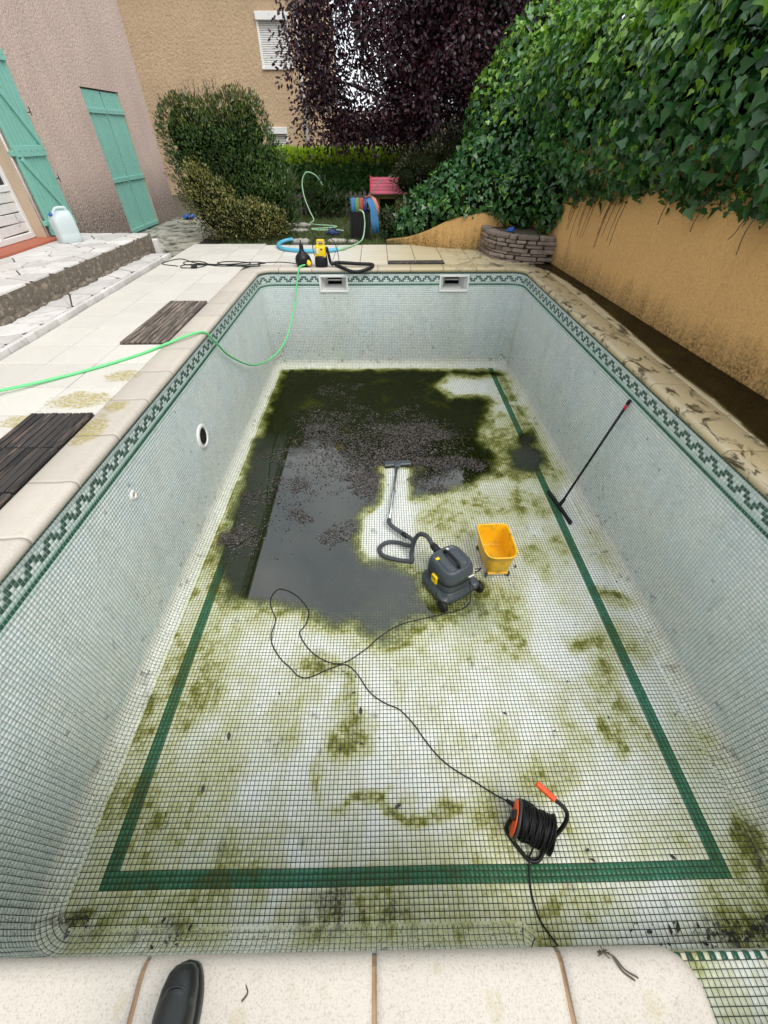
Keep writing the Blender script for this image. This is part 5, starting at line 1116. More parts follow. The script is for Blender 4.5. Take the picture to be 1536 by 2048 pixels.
leaf_cloud('shoots', P, Dd + rg.normal(0, 0.45, (m, 3)), rg.normal(0, 1, (m, 3)), rg.uniform(0.03, 0.06, m), TWIG, LANCE_F, pickc([(0.065, 0.035, 0.022), (0.05, 0.05, 0.02), (0.05, 0.08, 0.022)], m, rg, 0.4), 'leaf', big)
bush('variegated_bush', 'low yellow and green variegated bush at the foot of the tall shrub', [(-3.25, 9.35, 0.45), (-3.0, 9.25, 0.30), (-2.55, 9.3, 0.30), (-3.45, 9.4, 0.75), (-2.2, 9.35, 0.25)], [(0.50, 0.3, 0.5), (0.55, 0.3, 0.33), (0.45, 0.3, 0.33), (0.30, 0.25, 0.42), (0.28, 0.25, 0.28)], 15000, OVAL, OVAL_F, (0.026, 0.048),
    [(0.24, 0.21, 0.07), (0.16, 0.16, 0.045), (0.07, 0.09, 0.025), (0.34, 0.30, 0.13), (0.05, 0.07, 0.02)], 'leaf', 47, 0.45, (-3.0, 9.35, 0), tipcol=[(0.24, 0.23, 0.06), (0.15, 0.15, 0.04)], tipz=(0.2, 1.0))
# ---- clipped hedge
hd = thing('hedge', 'clipped laurel hedge with a bright lime green top across the back', 'hedge', (-0.4, 13.3, 0))
rg = np.random.default_rng(51); n = 17000
x = rg.uniform(-3.2, 2.4, n); f = rg.random(n); topf = f < 0.34
z = np.where(topf, 1.13 + rg.normal(0, 0.03, n) + 0.04 * fbm(x * 3, x * 0, 54), rg.uniform(0, 1.14, n)); y = np.where(topf, rg.uniform(12.95, 13.8, n), 12.95 + rg.normal(0, 0.05, n) + 0.12 * (fbm(x * 3, z * 3, 55) - 0.5))
P = np.stack([x, y, z], 1); N = np.where(topf[:, None], np.array([[0, -0.25, 1.0]]), np.array([[0, -1.0, 0.25]])) + rg.normal(0, 0.4, (n, 3))
D = np.stack([rg.normal(0, 0.6, n), rg.normal(-0.3, 0.4, n), np.where(topf, 0.9, 0.5) + rg.normal(0, 0.4, n)], 1)
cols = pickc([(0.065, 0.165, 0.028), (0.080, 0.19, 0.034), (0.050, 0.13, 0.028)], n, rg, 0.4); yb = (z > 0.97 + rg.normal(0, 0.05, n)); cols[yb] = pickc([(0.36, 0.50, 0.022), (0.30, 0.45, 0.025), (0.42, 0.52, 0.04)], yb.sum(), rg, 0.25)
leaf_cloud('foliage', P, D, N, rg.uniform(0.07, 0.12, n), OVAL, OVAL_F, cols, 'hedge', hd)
mb = MB(); mb.span((-3.2, 13.02, 0), (2.4, 13.75, 1.05)); mb.build('shade_core', MT['core'], hd)  # near-black block painting the shaded hedge interior
# ---- trees
def tree(name, label, base, limbs, clusters, per, rad, size, shape, faces, tabs, mat, seed, droop=0.5, cat='tree'):
    t = thing(name, label, cat, base); rg = np.random.default_rng(seed)
    mb = MB()
    for pts, r0 in limbs:
        c = catmull(pts, 6); mb.tube(c, [r0 * (1 - 0.75 * i / (len(c) - 1)) for i in range(len(c))], 8)
    CC = clusters(rg)
    ends = [Vector(p[-1]) for p, _ in limbs]
    for q in range(0, len(CC), 4):
        c = Vector(CC[q]); e = min(ends, key=lambda v: (v - c).length); mid = (c + e) / 2 + Vector((0, 0, 0.12))
        mb.tube(catmull([e, mid, c], 4), [0.016 - 0.012 * i / 8 for i in range(9)], 5)
    mb.build('trunk', MT['bark'], t)
    k = np.repeat(np.arange(len(CC)), per); n = len(k); off_ = rg.normal(0, 1, (n, 3)) * np.array([[1, 1, 0.8]]) * rad
    P = CC[k] + off_; P[:, 2] -= np.abs(off_[:, 0]) * 0.4
    D = off_ * 0.8 / rad + np.array([[0, 0, -droop]]) + rg.normal(0, 0.5, (n, 3)); Nn = rg.normal(0, 0.6, (n, 3)) + np.array([[0, -0.3, 0.6]])
    tone = 0.7 + 0.6 * rg.random((len(CC), 1))
    leaf_cloud('crown', P, D, Nn, rg.uniform(*size, n), shape, faces, pickc(tabs, n, rg, 0.4) * tone[k], mat, t); return t
def plum_clusters(rg):
    out = []
    while len(out) < 1150:
        d = rg.normal(size=3); d /= np.linalg.norm(d); q = d * rg.random() ** 0.45
        p = np.array([0.85, 12.3, 3.0]) + q * np.array([2.75, 1.25, 2.35])
        if p[2] < (1.5 if p[0] < 0.7 else 1.15) or p[2] > 5.2: continue
        if p[0] < -0.6 and p[2] < 1.45: continue
        # thinner where the sky shows through
        if -1.05 < p[0] < 0.15 and 1.9 < p[2] < 3.6 and rg.random() < 0.56: continue
        out.append(p)
    for k in range(40): out.append(np.array([rg.uniform(-1.9, -1.1), rg.uniform(11.8, 12.5), rg.uniform(1.5, 3.4)]))
    for k in range(30): out.append(np.array([rg.uniform(-1.3, 0.3), rg.uniform(11.8, 12.5), rg.uniform(1.5, 1.75)]))
    return np.array(out)
tree('plum_tree', 'purple-leaved plum tree towering over the back of the garden', (0.9, 12.6, 0),
    [([(0.9, 12.6, -0.05), (0.88, 12.55, 0.8), (0.8, 12.5, 1.6), (0.6, 12.4, 2.4)], 0.13), ([(0.85, 12.5, 1.3), (0.2, 12.4, 2.0), (-0.5, 12.3, 2.8)], 0.07), ([(0.82, 12.5, 1.4), (1.4, 12.3, 2.2), (2.0, 12.2, 3.0)], 0.07), ([(0.7, 12.45, 2.0), (0.9, 12.3, 3.0), (0.7, 12.3, 4.2)], 0.08), ([(0.2, 12.4, 2.0), (-0.6, 12.2, 2.2), (-1.4, 12.2, 2.4)], 0.04), ([(1.4, 12.3, 2.2), (1.7, 12.1, 1.9), (2.3, 12.0, 1.8)], 0.04)],
    plum_clusters, 58, 0.17, (0.060, 0.10), OVAL, OVAL_F, [(0.022, 0.007, 0.012), (0.030, 0.010, 0.016), (0.016, 0.006, 0.011), (0.040, 0.017, 0.024), (0.034, 0.008, 0.011), (0.075, 0.026, 0.036)], 'plum', 61)
def dark_clusters(rg):
    out = []
    while len(out) < 560:
        d = rg.normal(size=3); d /= np.linalg.norm(d); q = d * rg.random() ** 0.4
        p = np.array([2.6, 12.6, 2.6]) + q * np.array([1.7, 0.9, 2.4])
        if p[2] > 0.3: out.append(p)
    return np.array(out)
tree('green_tree', 'dark green leafy tree between the purple plum and the ivy', (2.5, 12.9, 0), [([(2.5, 12.9, -0.05), (2.5, 12.8, 1.2), (2.6, 12.7, 2.6)], 0.12), ([(2.5, 12.8, 1.2), (3.1, 12.6, 2.0), (3.4, 12.6, 3.0)], 0.06), ([(2.5, 12.8, 1.4), (1.9, 12.5, 2.2), (1.6, 12.4, 2.9)], 0.06)],
    dark_clusters, 60, 0.20, (0.05, 0.10), LANCE, LANCE_F, [(0.022, 0.055, 0.018), (0.03, 0.075, 0.02), (0.016, 0.04, 0.014)], 'leaf', 63)
bush('dark_shrub', 'dark olive shrub overhanging the small playhouse roof', [(0.75, 10.9, 0.95), (0.38, 10.55, 0.80), (1.1, 10.8, 0.8), (0.8, 11.0, 0.55), (1.5, 11.2, 1.1)], [(0.55, 0.45, 0.42), (0.30, 0.25, 0.33), (0.5, 0.4, 0.5), (0.6, 0.4, 0.5), (0.7, 0.5, 0.6)], 9000, LANCE, LANCE_F, (0.04, 0.08), [(0.026, 0.036, 0.010), (0.04, 0.046, 0.014), (0.018, 0.026, 0.008)], 'leaf', 65, 0.1, (0.9, 11.0, 0), core=0.78)
bush('weed_clump', 'green leafy weeds in front of the hedge behind the coiled hose', [(-1.55, 12.1, 0.35), (-1.2, 12.2, 0.25), (-1.7, 12.3, 0.5)], [(0.35, 0.25, 0.36), (0.35, 0.25, 0.28), (0.3, 0.25, 0.4)], 2600, LANCE, LANCE_F, (0.06, 0.12), [(0.04, 0.085, 0.02), (0.06, 0.11, 0.03), (0.03, 0.06, 0.018)], 'leaf', 67, 0.5, (-1.5, 12.2, 0), core=0.7)
bush('corner_weeds', 'small leafy weeds at the low end of the curved ochre wall', [(0.02, 9.35, 0.14), (-0.05, 9.55, 0.22), (0.2, 9.6, 0.25)], [(0.18, 0.18, 0.18), (0.2, 0.2, 0.25), (0.25, 0.2, 0.28)], 1800, OVAL, OVAL_F, (0.03, 0.06), [(0.03, 0.07, 0.02), (0.05, 0.10, 0.03), (0.025, 0.05, 0.018)], 'leaf', 69, 0.4, (0.05, 9.5, 0), core=0.7, stems=4)
# spiky yucca
yu = thing('yucca', 'spiky pale yucca rosette behind the tall shrub', 'plant', (-2.35, 12.2, 0)); rg = np.random.default_rng(71); m = 90
a = rg.random(m) * 6.283; el = rg.uniform(-0.1, 1.3, m); D = np.stack([np.cos(a) * np.cos(el), np.sin(a) * np.cos(el), np.sin(el)], 1)
leaf_cloud('leaves', np.tile([[-2.35, 12.2, 0.55]], (m, 1)), D, np.cross(D, rg.normal(0, 1, (m, 3))), rg.uniform(0.35, 0.55, m), [(0, 0, 0), (0.5, 0.035, 0.01), (1, 0, -0.03), (0.5, -0.035, 0.01)], LANCE_F, pickc([(0.12, 0.15, 0.07), (0.08, 0.11, 0.05), (0.17, 0.18, 0.10)], m, rg, 0.3), 'leaf', yu)
mb = MB(); mb.tube([(-2.35, 12.2, -0.05), (-2.35, 12.2, 0.56)], [0.07, 0.05], 8); mb.build('trunk', MT['bark'], yu)
# rough grass
rg = np.random.default_rng(73); n = 26000; x = rg.uniform(-3.2, 0.9, n); y = rg.uniform(8.85, 12.95, n)
k = (fbm(x * 2, y * 2, 75) + rg.random(n) * 0.3 > 0.42) & ~((x < -3.1) & (y < 9.5)); x, y = x[k], y[k]; n = len(x)
P = np.stack([x, y, np.full(n, -0.058)], 1); D = np.stack([rg.normal(0, 0.45, n), rg.normal(0, 0.45, n), np.ones(n)], 1)
go = leaf_cloud('grass', P, D, rg.normal(0, 1, (n, 3)), rg.uniform(0.05, 0.14, n), [(0, 0.03, 0), (0.6, 0.03, 0.05), (1, 0, 0.15), (0, -0.03, 0)], [(0, 1, 3), (1, 2, 3)], pickc([(0.085, 0.14, 0.035), (0.11, 0.16, 0.045), (0.16, 0.15, 0.07), (0.06, 0.11, 0.03)], n, rg, 0.4), 'grassmat')
tag(go, 'rough green grass between the paving and the hedge', 'grass', kind='stuff')

# ================================================================== THINGS IN THE POOL
# ---- wet and dry vacuum cleaner
VR = math.radians(30)
vac = thing('vacuum_cleaner', 'dark grey wet vacuum cleaner with yellow latch standing in the shallow water', 'vacuum', (0.385, 2.20, DEP), VR)
def L(mb, name, mat, parent=vac): return mb.build(name, MT[mat], parent, local=True)
def v2w(p): return Vector((0.385, 2.20, DEP)) + Matrix.Rotation(VR, 3, 'Z') @ Vector(p)
def w2v(p): return Matrix.Rotation(-VR, 3, 'Z') @ (Vector(p) - Vector((0.385, 2.20, DEP)))
mb = MB(); mb.loft([sel(0.185, 0.19, 0.028, 4), sel(0.198, 0.205, 0.036, 4), sel(0.200, 0.207, 0.070, 4), sel(0.192, 0.196, 0.092, 3.6), sel(0.172, 0.176, 0.112, 3.2), sel(0.166, 0.170, 0.13, 3)], smooth=True)
for sx in (-1, 1): mb.loft([sel(0.040, 0.062, 0.05, 3, 20, sx * 0.165, -0.140), sel(0.044, 0.068, 0.085, 3, 20, sx * 0.165, -0.140), sel(0.042, 0.062, 0.112, 3, 20, sx * 0.165, -0.138), sel(0.028, 0.04, 0.124, 3, 20, sx * 0.16, -0.130)], smooth=True)
L(mb, 'chassis', 'vacgrey')
mb = MB(); mb.loft([sel(0.164, 0.168, 0.10, 3.2), sel(0.168, 0.172, 0.135, 3.2), sel(0.168, 0.172, 0.215, 3.2), sel(0.165, 0.169, 0.222, 3.2)], smooth=True); tank = L(mb, 'tank', 'vacgrey')
mb = MB(); mb.loft([sel(0.160, 0.164, 0.216, 3.2), sel(0.171, 0.175, 0.220, 3.2), sel(0.171, 0.175, 0.238, 3.2), sel(0.160, 0.164, 0.242, 3.2)], smooth=True); L(mb, 'seal_band', 'vacdark')
mb = MB(); mb.loft([sel(0.166, 0.170, 0.239, 3.4), sel(0.170, 0.174, 0.255, 3.4), sel(0.165, 0.168, 0.310, 3.4), sel(0.150, 0.152, 0.352, 3.6), sel(0.138, 0.140, 0.368, 3.8), sel(0.130, 0.132, 0.372, 4), sel(0.118, 0.120, 0.371, 4.4), sel(0.112, 0.114, 0.356, 4.4)], smooth=True); head = L(mb, 'head', 'vacgrey')
mb = MB(); mb.bbox((0.052, 0.0, 0.358), (0.075, 0.15, 0.012), 0.005); mb.bbox((-0.06, 0.0, 0.357), (0.08, 0.16, 0.010), 0.005); L(mb, 'lid_tray', 'vacgrey', head)
mb = MB(); mb.tube(catmull([(0.0, 0.098, 0.355), (0.0, 0.088, 0.388), (0.0, 0.05, 0.398), (0.0, -0.05, 0.398), (0.0, -0.088, 0.388), (0.0, -0.098, 0.355)], 5), 0.015, 8); L(mb, 'handle', 'black', head)
mb = MB(); mb.bbox((-0.105, 0.062, 0.372), (0.034, 0.026, 0.012), 0.003); L(mb, 'switch', 'pumpyellow', head)
mb = MB(); mb.lathe([(0.014, 0), (0.014, 0.008), (0.010, 0.012)], (0.03, 0.105, 0.370), 14); L(mb, 'knob', 'white', head)
for sx in (-1, 1):
    mb = MB(); mb.bbox((sx * 0.174, -0.01, 0.222), (0.024, 0.068, 0.095), 0.006); la = L(mb, 'latch', 'pumpyellow' if sx < 0 else 'vacdark')
    mb = MB(); mb.bbox((sx * 0.187, -0.01, 0.243), (0.004, 0.040, 0.008), 0.0015); L(mb, 'latch_groove', 'vacdark', la)
mb = MB(); mb.bbox((-0.1685, 0.02, 0.305), (0.004, 0.055, 0.018), 0.0015); L(mb, 'nameplate', 'hose', head)
mb = MB(); mb.bbox((0.09, -0.172, 0.262), (0.06, 0.010, 0.018), 0.002); L(mb, 'rating_label', 'white', head)
for sx in (-1, 1):
    mb = MB(); mb.lathe([(0.010, -0.022), (0.048, -0.022), (0.056, -0.016), (0.056, 0.016), (0.048, 0.022), (0.010, 0.022)], (sx * 0.200, -0.190, 0.058), 22, axisM((1, 0, 0))); wh = L(mb, 'wheel', 'rubber')
    mb = MB(); mb.lathe([(0.030, 0.0), (0.030, 0.024 * 1), (0.012, 0.027)], (sx * 0.200, -0.190, 0.058), 16, axisM((sx, 0, 0))); L(mb, 'hub', 'vacdark', wh)
    mb = MB(); mb.lathe([(0.008, -0.011), (0.024, -0.010), (0.026, 0), (0.024, 0.010), (0.008, 0.011)], (sx * 0.135, 0.165, 0.026), 14, axisM((1, 0, 0))); L(mb, 'caster', 'rubber')
mb = MB(); mb.tube(catmull([(0.12, -0.165, 0.33), (0.15, -0.19, 0.345), (0.175, -0.185, 0.33), (0.16, -0.18, 0.30), (0.13, -0.172, 0.285)], 5), 0.006, 6); L(mb, 'cable_hook', 'vacdark')
hp = [(0.245, 2.40, -1.205), (0.20, 2.49, -1.185), (0.14, 2.55, -1.22), (0.10, 2.565, -1.32), (0.075, 2.52, -1.43), (0.075, 2.45, -1.490), (0.03, 2.462, -1.500), (-0.08, 2.485, -1.502), (-0.205, 2.54, -1.502), (-0.235, 2.63, -1.502), (-0.16, 2.705, -1.500), (-0.05, 2.695, -1.49), (0.045, 2.63, -1.465), (0.10, 2.625, -1.44), (0.085, 2.70, -1.45), (0.03, 2.77, -1.46)]
hc = catmull(hp, 12); hr = [0.0205 + 0.0016 * (i % 2) for i in range(len(hc))]
mb = MB(); mb.tube([w2v(p) for p in hc], hr, 10); hose = L(mb, 'suction_hose', 'hose')
mb = MB(); mb.tube([w2v(p) for p in (hp[0], (0.262, 2.375, -1.21))], 0.030, 14); mb.tube([w2v(p) for p in catmull([(0.255, 2.385, -1.208), (0.30, 2.32, -1.22)], 3)], 0.034, 14); L(mb, 'hose_socket', 'vacdark', hose)
mb = MB(); mb.tube([w2v(p) for p in catmull([(0.03, 2.77, -1.46), (-0.03, 2.82, -1.46), (-0.09, 2.875, -1.455), (-0.128, 2.93, -1.452), (-0.130, 2.99, -1.453)], 6)], 0.023, 10); L(mb, 'hand_bend', 'vacgrey', hose)
mb = MB(); mb.tube([w2v(p) for p in ((0.045, 2.752, -1.462), (0.0, 2.79, -1.462))], 0.0255, 12); L(mb, 'cuff', 'vacdark', hose)
mb = MB(); mb.tube([w2v(p) for p in ((-0.130, 2.97, -1.452), (-0.014, 3.93, -1.488))], 0.0165, 12); L(mb, 'wand', 'steel')
mb = MB(); ang = 0.10
mb.bbox(w2v((0.0, 4.03, -1.500)), (0.34, 0.085, 0.040), 0.012, -VR + ang); mb.bbox(w2v((-0.005, 3.985, -1.485)), (0.075, 0.09, 0.045), 0.012, -VR); noz = L(mb, 'floor_nozzle', 'vacgrey')
mb = MB(); mb.bbox(w2v((0.0, 4.03, -1.522)), (0.335, 0.095, 0.012), 0.003, -VR + ang); L(mb, 'brush_strip', 'rubber', noz)
mb = MB(); cord = [(0.53, 2.07, -1.26), (0.545, 2.03, -1.38), (0.56, 2.0, -1.50), (0.51, 1.955, -1.522), (0.437, 1.918, -1.522), (0.2, 1.86, -1.522), (-0.068, 1.789, -1.522), (-0.25, 1.67, -1.522), (-0.359, 1.568, -1.522), (-0.552, 1.454, -1.522), (-0.756, 1.532, -1.522), (-0.899, 1.708, -1.522), (-0.865, 1.80, -1.522), (-0.851, 1.922, -1.522), (-0.92, 2.03, -1.521), (-0.999, 2.105, -1.520), (-1.09, 2.155, -1.520), (-1.166, 2.161, -1.520), (-1.209, 2.055, -1.520), (-1.17, 1.94, -1.521), (-1.124, 1.852, -1.522), (-1.135, 1.72, -1.522), (-1.11, 1.622, -1.522), (-1.02, 1.50, -1.522), (-0.939, 1.432, -1.522), (-0.86, 1.36, -1.522), (-0.774, 1.351, -1.522), (-0.64, 1.41, -1.522), (-0.513, 1.446, -1.522), (-0.42, 1.38, -1.522), (-0.315, 1.231, -1.522), (-0.2, 1.15, -1.522), (-0.098, 1.104, -1.522), (0.0, 1.0, -1.522), (0.064, 0.906, -1.522), (0.15, 0.8, -1.522), (0.244, 0.726, -1.522), (0.36, 0.66, -1.522), (0.475, 0.587, -1.515), (0.545, 0.545, -1.49)]
mb.tube([w2v(p) for p in catmull(cord, 5)], 0.0046, 6); L(mb, 'power_cord', 'rubber')
mb = MB(); mb.tube([w2v(p) for p in ((0.535, 0.552, -1.492), (0.585, 0.505, -1.445))], [0.012, 0.017], 10); L(mb, 'plug', 'rubber')

# ---- yellow bucket on casters
bk = thing('mop_bucket', 'yellow plastic mop bucket on casters beside the vacuum cleaner', 'bucket', (0.855, 2.46, DEP), math.radians(2))
def bring(rx, ry, z, dy=0.0, dx=0.0, n=36):                 # straight back, bowed front
    out = []
    for k in range(n):
        a = 2 * math.pi * k / n; c, s_ = math.cos(a), math.sin(a); p = 7 if s_ > 0 else 4.0
        out.append((dx + rx * math.copysign(abs(c) ** (2 / p), c) * (1 + 0.04 * max(0, s_)), dy + ry * math.copysign(abs(s_) ** (2 / p), s_), z))
    return out
mb = MB()
mb.loft([bring(0.085, 0.145, 0.052), bring(0.108, 0.168, 0.055), bring(0.118, 0.178, 0.075), bring(0.135, 0.200, 0.24, -0.012, -0.012), bring(0.142, 0.207, 0.318, -0.018, -0.018), bring(0.149, 0.214, 0.322, -0.018, -0.018), bring(0.152, 0.217, 0.330, -0.018, -0.018), bring(0.149, 0.214, 0.338, -0.018, -0.018), bring(0.140, 0.205, 0.338, -0.018, -0.018), bring(0.136, 0.201, 0.332, -0.018, -0.018), bring(0.129, 0.194, 0.24, -0.012, -0.012), bring(0.112, 0.172, 0.082), bring(0.100, 0.158, 0.074)], smooth=True)
mb.build('tub', MT['yellow'], bk, local=True)
mb = MB(); mb.bbox((0, -0.165, 0.052), (0.19, 0.03, 0.022), 0.006); mb.bbox((0, 0.15, 0.052), (0.19, 0.03, 0.022), 0.006); mb.build('skirt', MT['yellow'], bk, local=True)
for sx in (-1, 1):
    for sy in (-1, 1):
        mb = MB(); mb.lathe([(0.006, -0.010), (0.021, -0.009), (0.024, 0), (0.021, 0.009), (0.006, 0.010)], (sx * 0.105, sy * 0.168, 0.025), 14, axisM((1, 0.3 * sy, 0))); mb.box((sx * 0.105, sy * 0.168, 0.045), (0.016, 0.02, 0.02)); mb.build('caster', MT['hose'], bk, local=True)
mb = MB()
for k in range(2): mb.bbox((-0.1285, -0.03 + k * 0.02, 0.19 - k * 0.03), (0.003, 0.05, 0.010), 0.001, M=Matrix.Rotation(0.7, 3, 'X') @ Matrix.Rotation(-0.10, 3, 'Y'))
mb.build('moulded_mark', MT['vacdark'], bk, local=True)

# ---- squeegee leaning on the wall
sq = thing('floor_squeegee', 'long-handled black squeegee with a red tip leaning on the right pool wall', 'squeegee', (1.755, 3.22, DEP))
a, b = Vector((1.716, 3.485, -1.495)), Vector((1.789, 2.954, -1.495)); dv = (b - a); M = Matrix.Rotation(math.atan2(dv.y, dv.x), 3, 'Z')
mb = MB(); mb.bbox((a + b) / 2, (dv.length, 0.030, 0.030), 0.006, M=M); mb.build('head', MT['vacdark'], sq)
mb = MB(); mb.bbox((a + b) / 2 + Vector((-0.004, 0, -0.022)), (dv.length, 0.006, 0.020), 0.001, M=M); mb.bbox((a + b) / 2 + Vector((0.010, 0, -0.022)), (dv.length, 0.006, 0.020), 0.001, M=M); mb.build('blade', MT['rubber'], sq)
mb = MB(); mb.tube(catmull([(1.758, 3.225, -1.49), (1.766, 3.225, -1.46), (1.785, 3.226, -1.40)], 3), [0.022, 0.022, 0.022, 0.020, 0.019, 0.018, 0.017], 10); mb.build('socket', MT['black'], sq)
top = Vector((2.012, 3.235, -0.232)); bot = Vector((1.77, 3.225, -1.45)); hd_ = (top - bot)
mb = MB(); mb.tube([bot, bot + hd_ * 0.93], 0.0118, 10); mb.build('handle', MT['black'], sq)
mb = MB(); mb.tube([bot + hd_ * 0.925, bot + hd_ * 0.965], 0.0145, 10); mb.build('red_sleeve', MT['red'], sq)
mb = MB(); mb.tube([bot + hd_ * 0.962, bot + hd_ * 0.99, top], [0.0155, 0.0165, 0.011], 10); mb.build('end_cap', MT['black'], sq)

# ---- cable reel
rl = thing('cable_reel', 'black cable reel with an orange hand grip on the pool floor', 'cable reel', (0.64, 0.42, DEP))
A, B = Vector((0.555, 0.445, -1.405)), Vector((0.725, 0.375, -1.405)); ax = (B - A).normalized(); MR = axisM(ax)
mb = MB(); base = [(0.525, 0.455, -1.43), (0.505, 0.425, -1.505), (0.515, 0.385, -1.516), (0.565, 0.315, -1.516), (0.605, 0.275, -1.516), (0.655, 0.275, -1.516), (0.700, 0.315, -1.516), (0.745, 0.35, -1.505), (0.765, 0.375, -1.44), (0.785, 0.40, -1.35), (0.800, 0.43, -1.29), (0.790, 0.465, -1.255), (0.735, 0.515, -1.245)]
mb.tube(catmull(base, 6), 0.0115, 10); mb.tube(catmull([(0.535, 0.43, -1.516), (0.58, 0.525, -1.516), (0.625, 0.555, -1.516), (0.70, 0.52, -1.516), (0.76, 0.42, -1.516), (0.735, 0.345, -1.514)], 6), 0.0105, 8)
mb.build('frame', MT['black'], rl)
gp = [Vector((0.745, 0.505, -1.246)), Vector((0.662, 0.585, -1.240))]
mb = MB(); c = [gp[0].lerp(gp[1], i / 22) for i in range(23)]; mb.tube(c, [0.0185 if i % 2 else 0.0165 for i in range(23)], 12); mb.build('grip', MT['orange'], rl)
mb = MB(); mb.lathe([(0.02, 0), (0.04, 0), (0.102, 0.000), (0.108, 0.004), (0.108, 0.010), (0.102, 0.013), (0.03, 0.013)], A - ax * 0.012, 36, MR); fl_ = mb.build('flange', MT['hose'], rl)
mb = MB(); mb.lathe([(0.012, 0.0), (0.095, 0.0), (0.097, 0.005), (0.05, 0.010), (0.012, 0.010)], A - ax * 0.024, 30, MR)
mb.build('orange_disc', MT['orange'], fl_)
mb = MB(); mb.bbox(A - ax * 0.03 + Vector((0, 0, 0.055)), (0.05, 0.05, 0.035), 0.008, M=MR); mb.build('socket_lid', MT['black'], fl_)
mb = MB(); mb.lathe([(0.02, 0), (0.100, 0.000), (0.104, 0.004), (0.104, 0.008), (0.02, 0.012)], B - ax * 0.004, 36, MR); mb.build('flange', MT['black'], rl)
mb = MB(); rg = random.Random(12); Ld = (B - A).length
mb.lathe([(0.076, 0), (0.076, Ld)], A, 24, MR)
for k in range(46):
    f = (k % 23 + 0.5) / 23; R_ = 0.080 + 0.010 * (k // 23) + rg.uniform(-0.002, 0.004); t1, t2 = rg.uniform(-0.30, 0.30), rg.uniform(-0.22, 0.22)
    pts = []
    for q in range(25):
        aa = 2 * math.pi * q / 24; pts.append(A + ax * (Ld * (0.04 + 0.92 * f)) + MR @ Vector((R_ * math.cos(aa), R_ * math.sin(aa), 0)) + ax * (t1 * R_ * math.cos(aa) + t2 * R_ * math.sin(aa)))
    mb.tube(pts, 0.0045, 5, cap=False)
mb.build('wound_cable', MT['rubber'], rl)
mb = MB(); mb.tube(catmull([(0.64, 0.34, -1.46), (0.615, 0.30, -1.515), (0.599, 0.277, -1.505), (0.592, 0.24, -1.520), (0.582, 0.18, -1.522), (0.579, 0.12, -1.522), (0.594, 0.038, -1.520), (0.63, -0.02, -1.515), (0.655, -0.062, -1.47), (0.66, -0.068, -1.26), (0.665, -0.12, -1.236), (0.67, -0.30, -1.236), (0.68, -0.40, -1.10), (0.69, -0.42, -0.94), (0.69, -0.7, -0.94)], 6), 0.0048, 6); mb.build('supply_cord', MT['rubber'], rl)

# ---- boot of the person taking the picture
bt = thing('rubber_boot', 'dark green rubber boot with its toe on the near coping', 'boot', (-0.694, -0.187, 0.006), math.radians(3)); bt.scale = (0.86, 0.9, 0.9)
def fring(y, hw, z0, z1, n=20):
    out = []
    for k in range(n):
        a = 2 * math.pi * k / n; c, s_ = math.cos(a), math.sin(a); zz = (z0 + z1) / 2 + (z1 - z0) / 2 * math.copysign(abs(s_) ** 0.75, s_); out.append((hw * math.copysign(abs(c) ** 0.75, c) , y, zz))
    return out
mb = MB(); mb.loft([fring(0.163, 0.012, 0.030, 0.045), fring(0.160, 0.024, 0.020, 0.058), fring(0.148, 0.037, 0.016, 0.070), fring(0.12, 0.046, 0.014, 0.083), fring(0.08, 0.050, 0.014, 0.094), fring(0.03, 0.048, 0.014, 0.105), fring(-0.03, 0.042, 0.014, 0.128), fring(-0.06, 0.040, 0.014, 0.15), fring(-0.10, 0.039, 0.014, 0.15), fring(-0.145, 0.036, 0.014, 0.13), fring(-0.158, 0.02, 0.02, 0.10)], smooth=True); mb.build('foot', MT['boot'], bt, local=True)
mb = MB(); mb.loft([sel(0.040, 0.055, 0.09, 2.2, 20, 0, -0.09), sel(0.043, 0.055, 0.16, 2.2, 20, 0, -0.088), sel(0.053, 0.062, 0.26, 2.2, 20, 0, -0.088), sel(0.060, 0.067, 0.36, 2.2, 20, 0, -0.088), sel(0.055, 0.062, 0.36, 2.2, 20, 0, -0.088), sel(0.045, 0.05, 0.2, 2.2, 20, 0, -0.088)], smooth=True); mb.build('shaft', MT['boot'], bt, local=True)
def soleo(s_, z):
    pts = catmull([(0.0, 0.168, 0), (-0.030, 0.158, 0), (-0.049, 0.12, 0), (-0.054, 0.07, 0), (-0.047, 0.0, 0), (-0.043, -0.07, 0), (-0.042, -0.13, 0), (-0.02, -0.163, 0), (0.02, -0.163, 0), (0.042, -0.13, 0), (0.043, -0.07, 0), (0.047, 0.0, 0), (0.054, 0.07, 0), (0.049, 0.12, 0), (0.030, 0.158, 0), (0.0, 0.168, 0)], 3)[:-1]
    return [(p.x * s_, p.y * s_, z) for p in pts]
mb = MB(); mb.loft([soleo(0.97, 0.0), soleo(1.0, 0.004), soleo(1.0, 0.020), soleo(0.965, 0.026)]); mb.build('sole', MT['boot'], bt, local=True)
mb = MB(); tp = []
for q in range(13):
    a = math.pi * q / 12; tp.append((0.038 * math.cos(a), 0.095 + 0.030 * math.sin(a), 0.090 - 0.020 * abs(math.cos(a)) ** 2 - 0.004 * math.sin(a)))
mb.tube(tp, 0.0022, 5); mb.build('toe_ridge', MT['boot'], bt, local=True)
